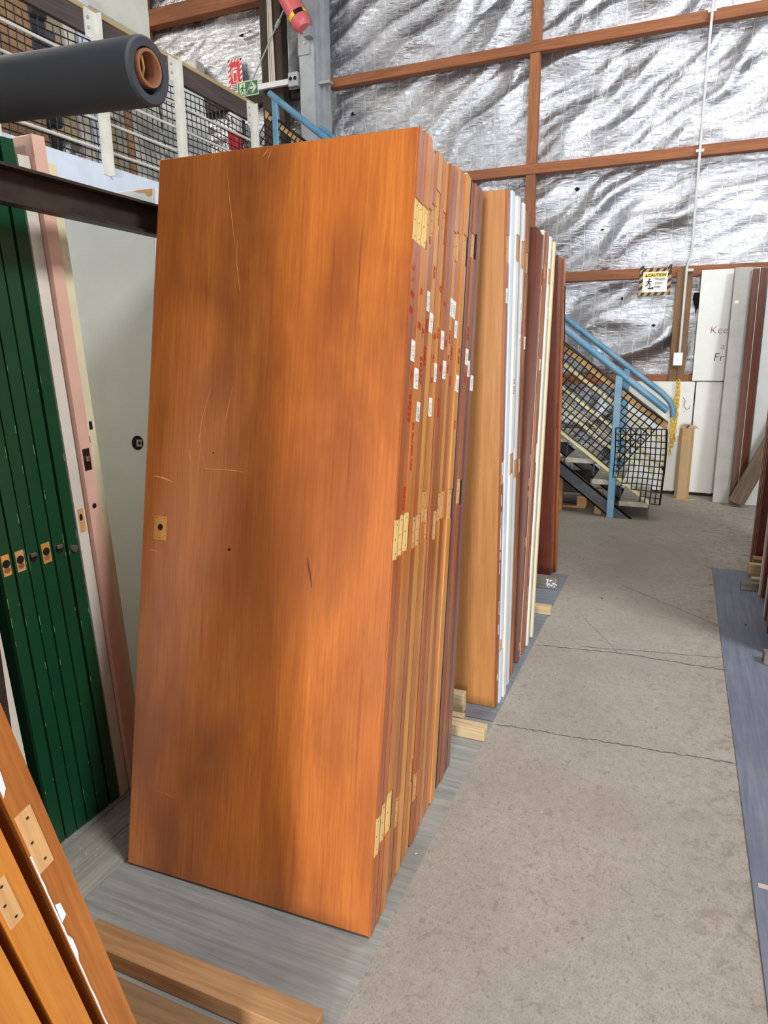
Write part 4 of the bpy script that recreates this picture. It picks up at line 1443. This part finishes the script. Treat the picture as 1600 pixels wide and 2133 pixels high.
for k in range(90):
    x, y = random.uniform(-1.60, -1.44), random.uniform(1.15, 1.62)
    r_ = random.uniform(.001, .0028)
    b.box((x - r_, y - r_ * .5, .0046), (x + r_, y + r_ * .5, .0046 + r_ * .5), 0, Matrix.Translation((x, y, 0)) @ Matrix.Rotation(random.uniform(0, 3), 4, 'Z') @ Matrix.Translation((-x, -y, 0)))
tag(b.build('wood_dust', 'debris'), 'pale chips and dust at the foot of the green doors', 'dust', kind='stuff')

# ================================================================== rack steel on the left
rk = empty('rack_beam', (-1.455, 0, 1.77))
b = MB()
prof = [(-.02, 0), (.022, 0), (.022, .007), (-.013, .007), (-.013, .077), (.022, .077), (.022, .084), (-.02, .084)]
b.prism(prof, 'y', .15, 3.95)
b.build('channel', 'steel_dark', rk)
for y in (3.42, .98):
    MB().box((-.02, y, -1.765), (.02, y + .05, 0)).build('upright', 'steel_dark', rk)
tag(rk, 'dark steel channel rail passing in front of the green doors', 'rack beam')

ar = empty('padded_rack_arm', (-.884, 1.055, 1.905))
dv = Vector((-1.0, .0, .055)).normalized()
n_ = 28
ro, ri = .0535, .035
b = MB()
ref = Vector((0, 1, 0))
uu = dv.cross(ref).normalized()
ring = lambda c, r_: [c + (math.cos(2 * math.pi * k / n_) * ref + math.sin(2 * math.pi * k / n_) * uu) * r_ for k in range(n_)]
c0, c1 = Vector((0, 0, 0)), dv * .60
rings = [ring(c1, ro), ring(dv * .004, ro), ring(c0, ro - .004), ring(c0, ri + .002), ring(dv * .004, ri), ring(dv * .5, ri)]
vs = [q for rg in rings for q in rg]
fs = [(i * n_ + k, (i + 1) * n_ + k, (i + 1) * n_ + (k + 1) % n_, i * n_ + (k + 1) % n_) for i in range(len(rings) - 1) for k in range(n_)]
fs.append(tuple(range(n_)))
b.add(vs, fs)
b.build('foam_sleeve', 'foam_dark', ar, True)
off = Vector((0, 0, .0045))
b = MB()
ro2, ri2 = .0295, .0245
rings = [ring(dv * .5 + off, ro2), ring(dv * -.002 + off, ro2), ring(dv * -.002 + off, ri2), ring(dv * .4 + off, ri2)]
vs = [q for rg in rings for q in rg]
fs = [(i * n_ + k, (i + 1) * n_ + k, (i + 1) * n_ + (k + 1) % n_, i * n_ + (k + 1) % n_) for i in range(len(rings) - 1) for k in range(n_)]
fs.append(tuple(rings and (len(rings) - 1) * n_ + k for k in range(n_)))
b.add(vs, fs)
b.build('steel_core', 'rust_core', ar, True)
MB().tube([dv * .03 + Vector((0, .012, -.014)), dv * .01 + Vector((0, -.002, .006)), dv * .005 + Vector((0, -.012, .022))], .0022, 6).build('twine', 'pale_straw', ar, True)
tag(ar, 'dark grey foam-padded rack arm with a rusty tube in its end', 'rack arm')
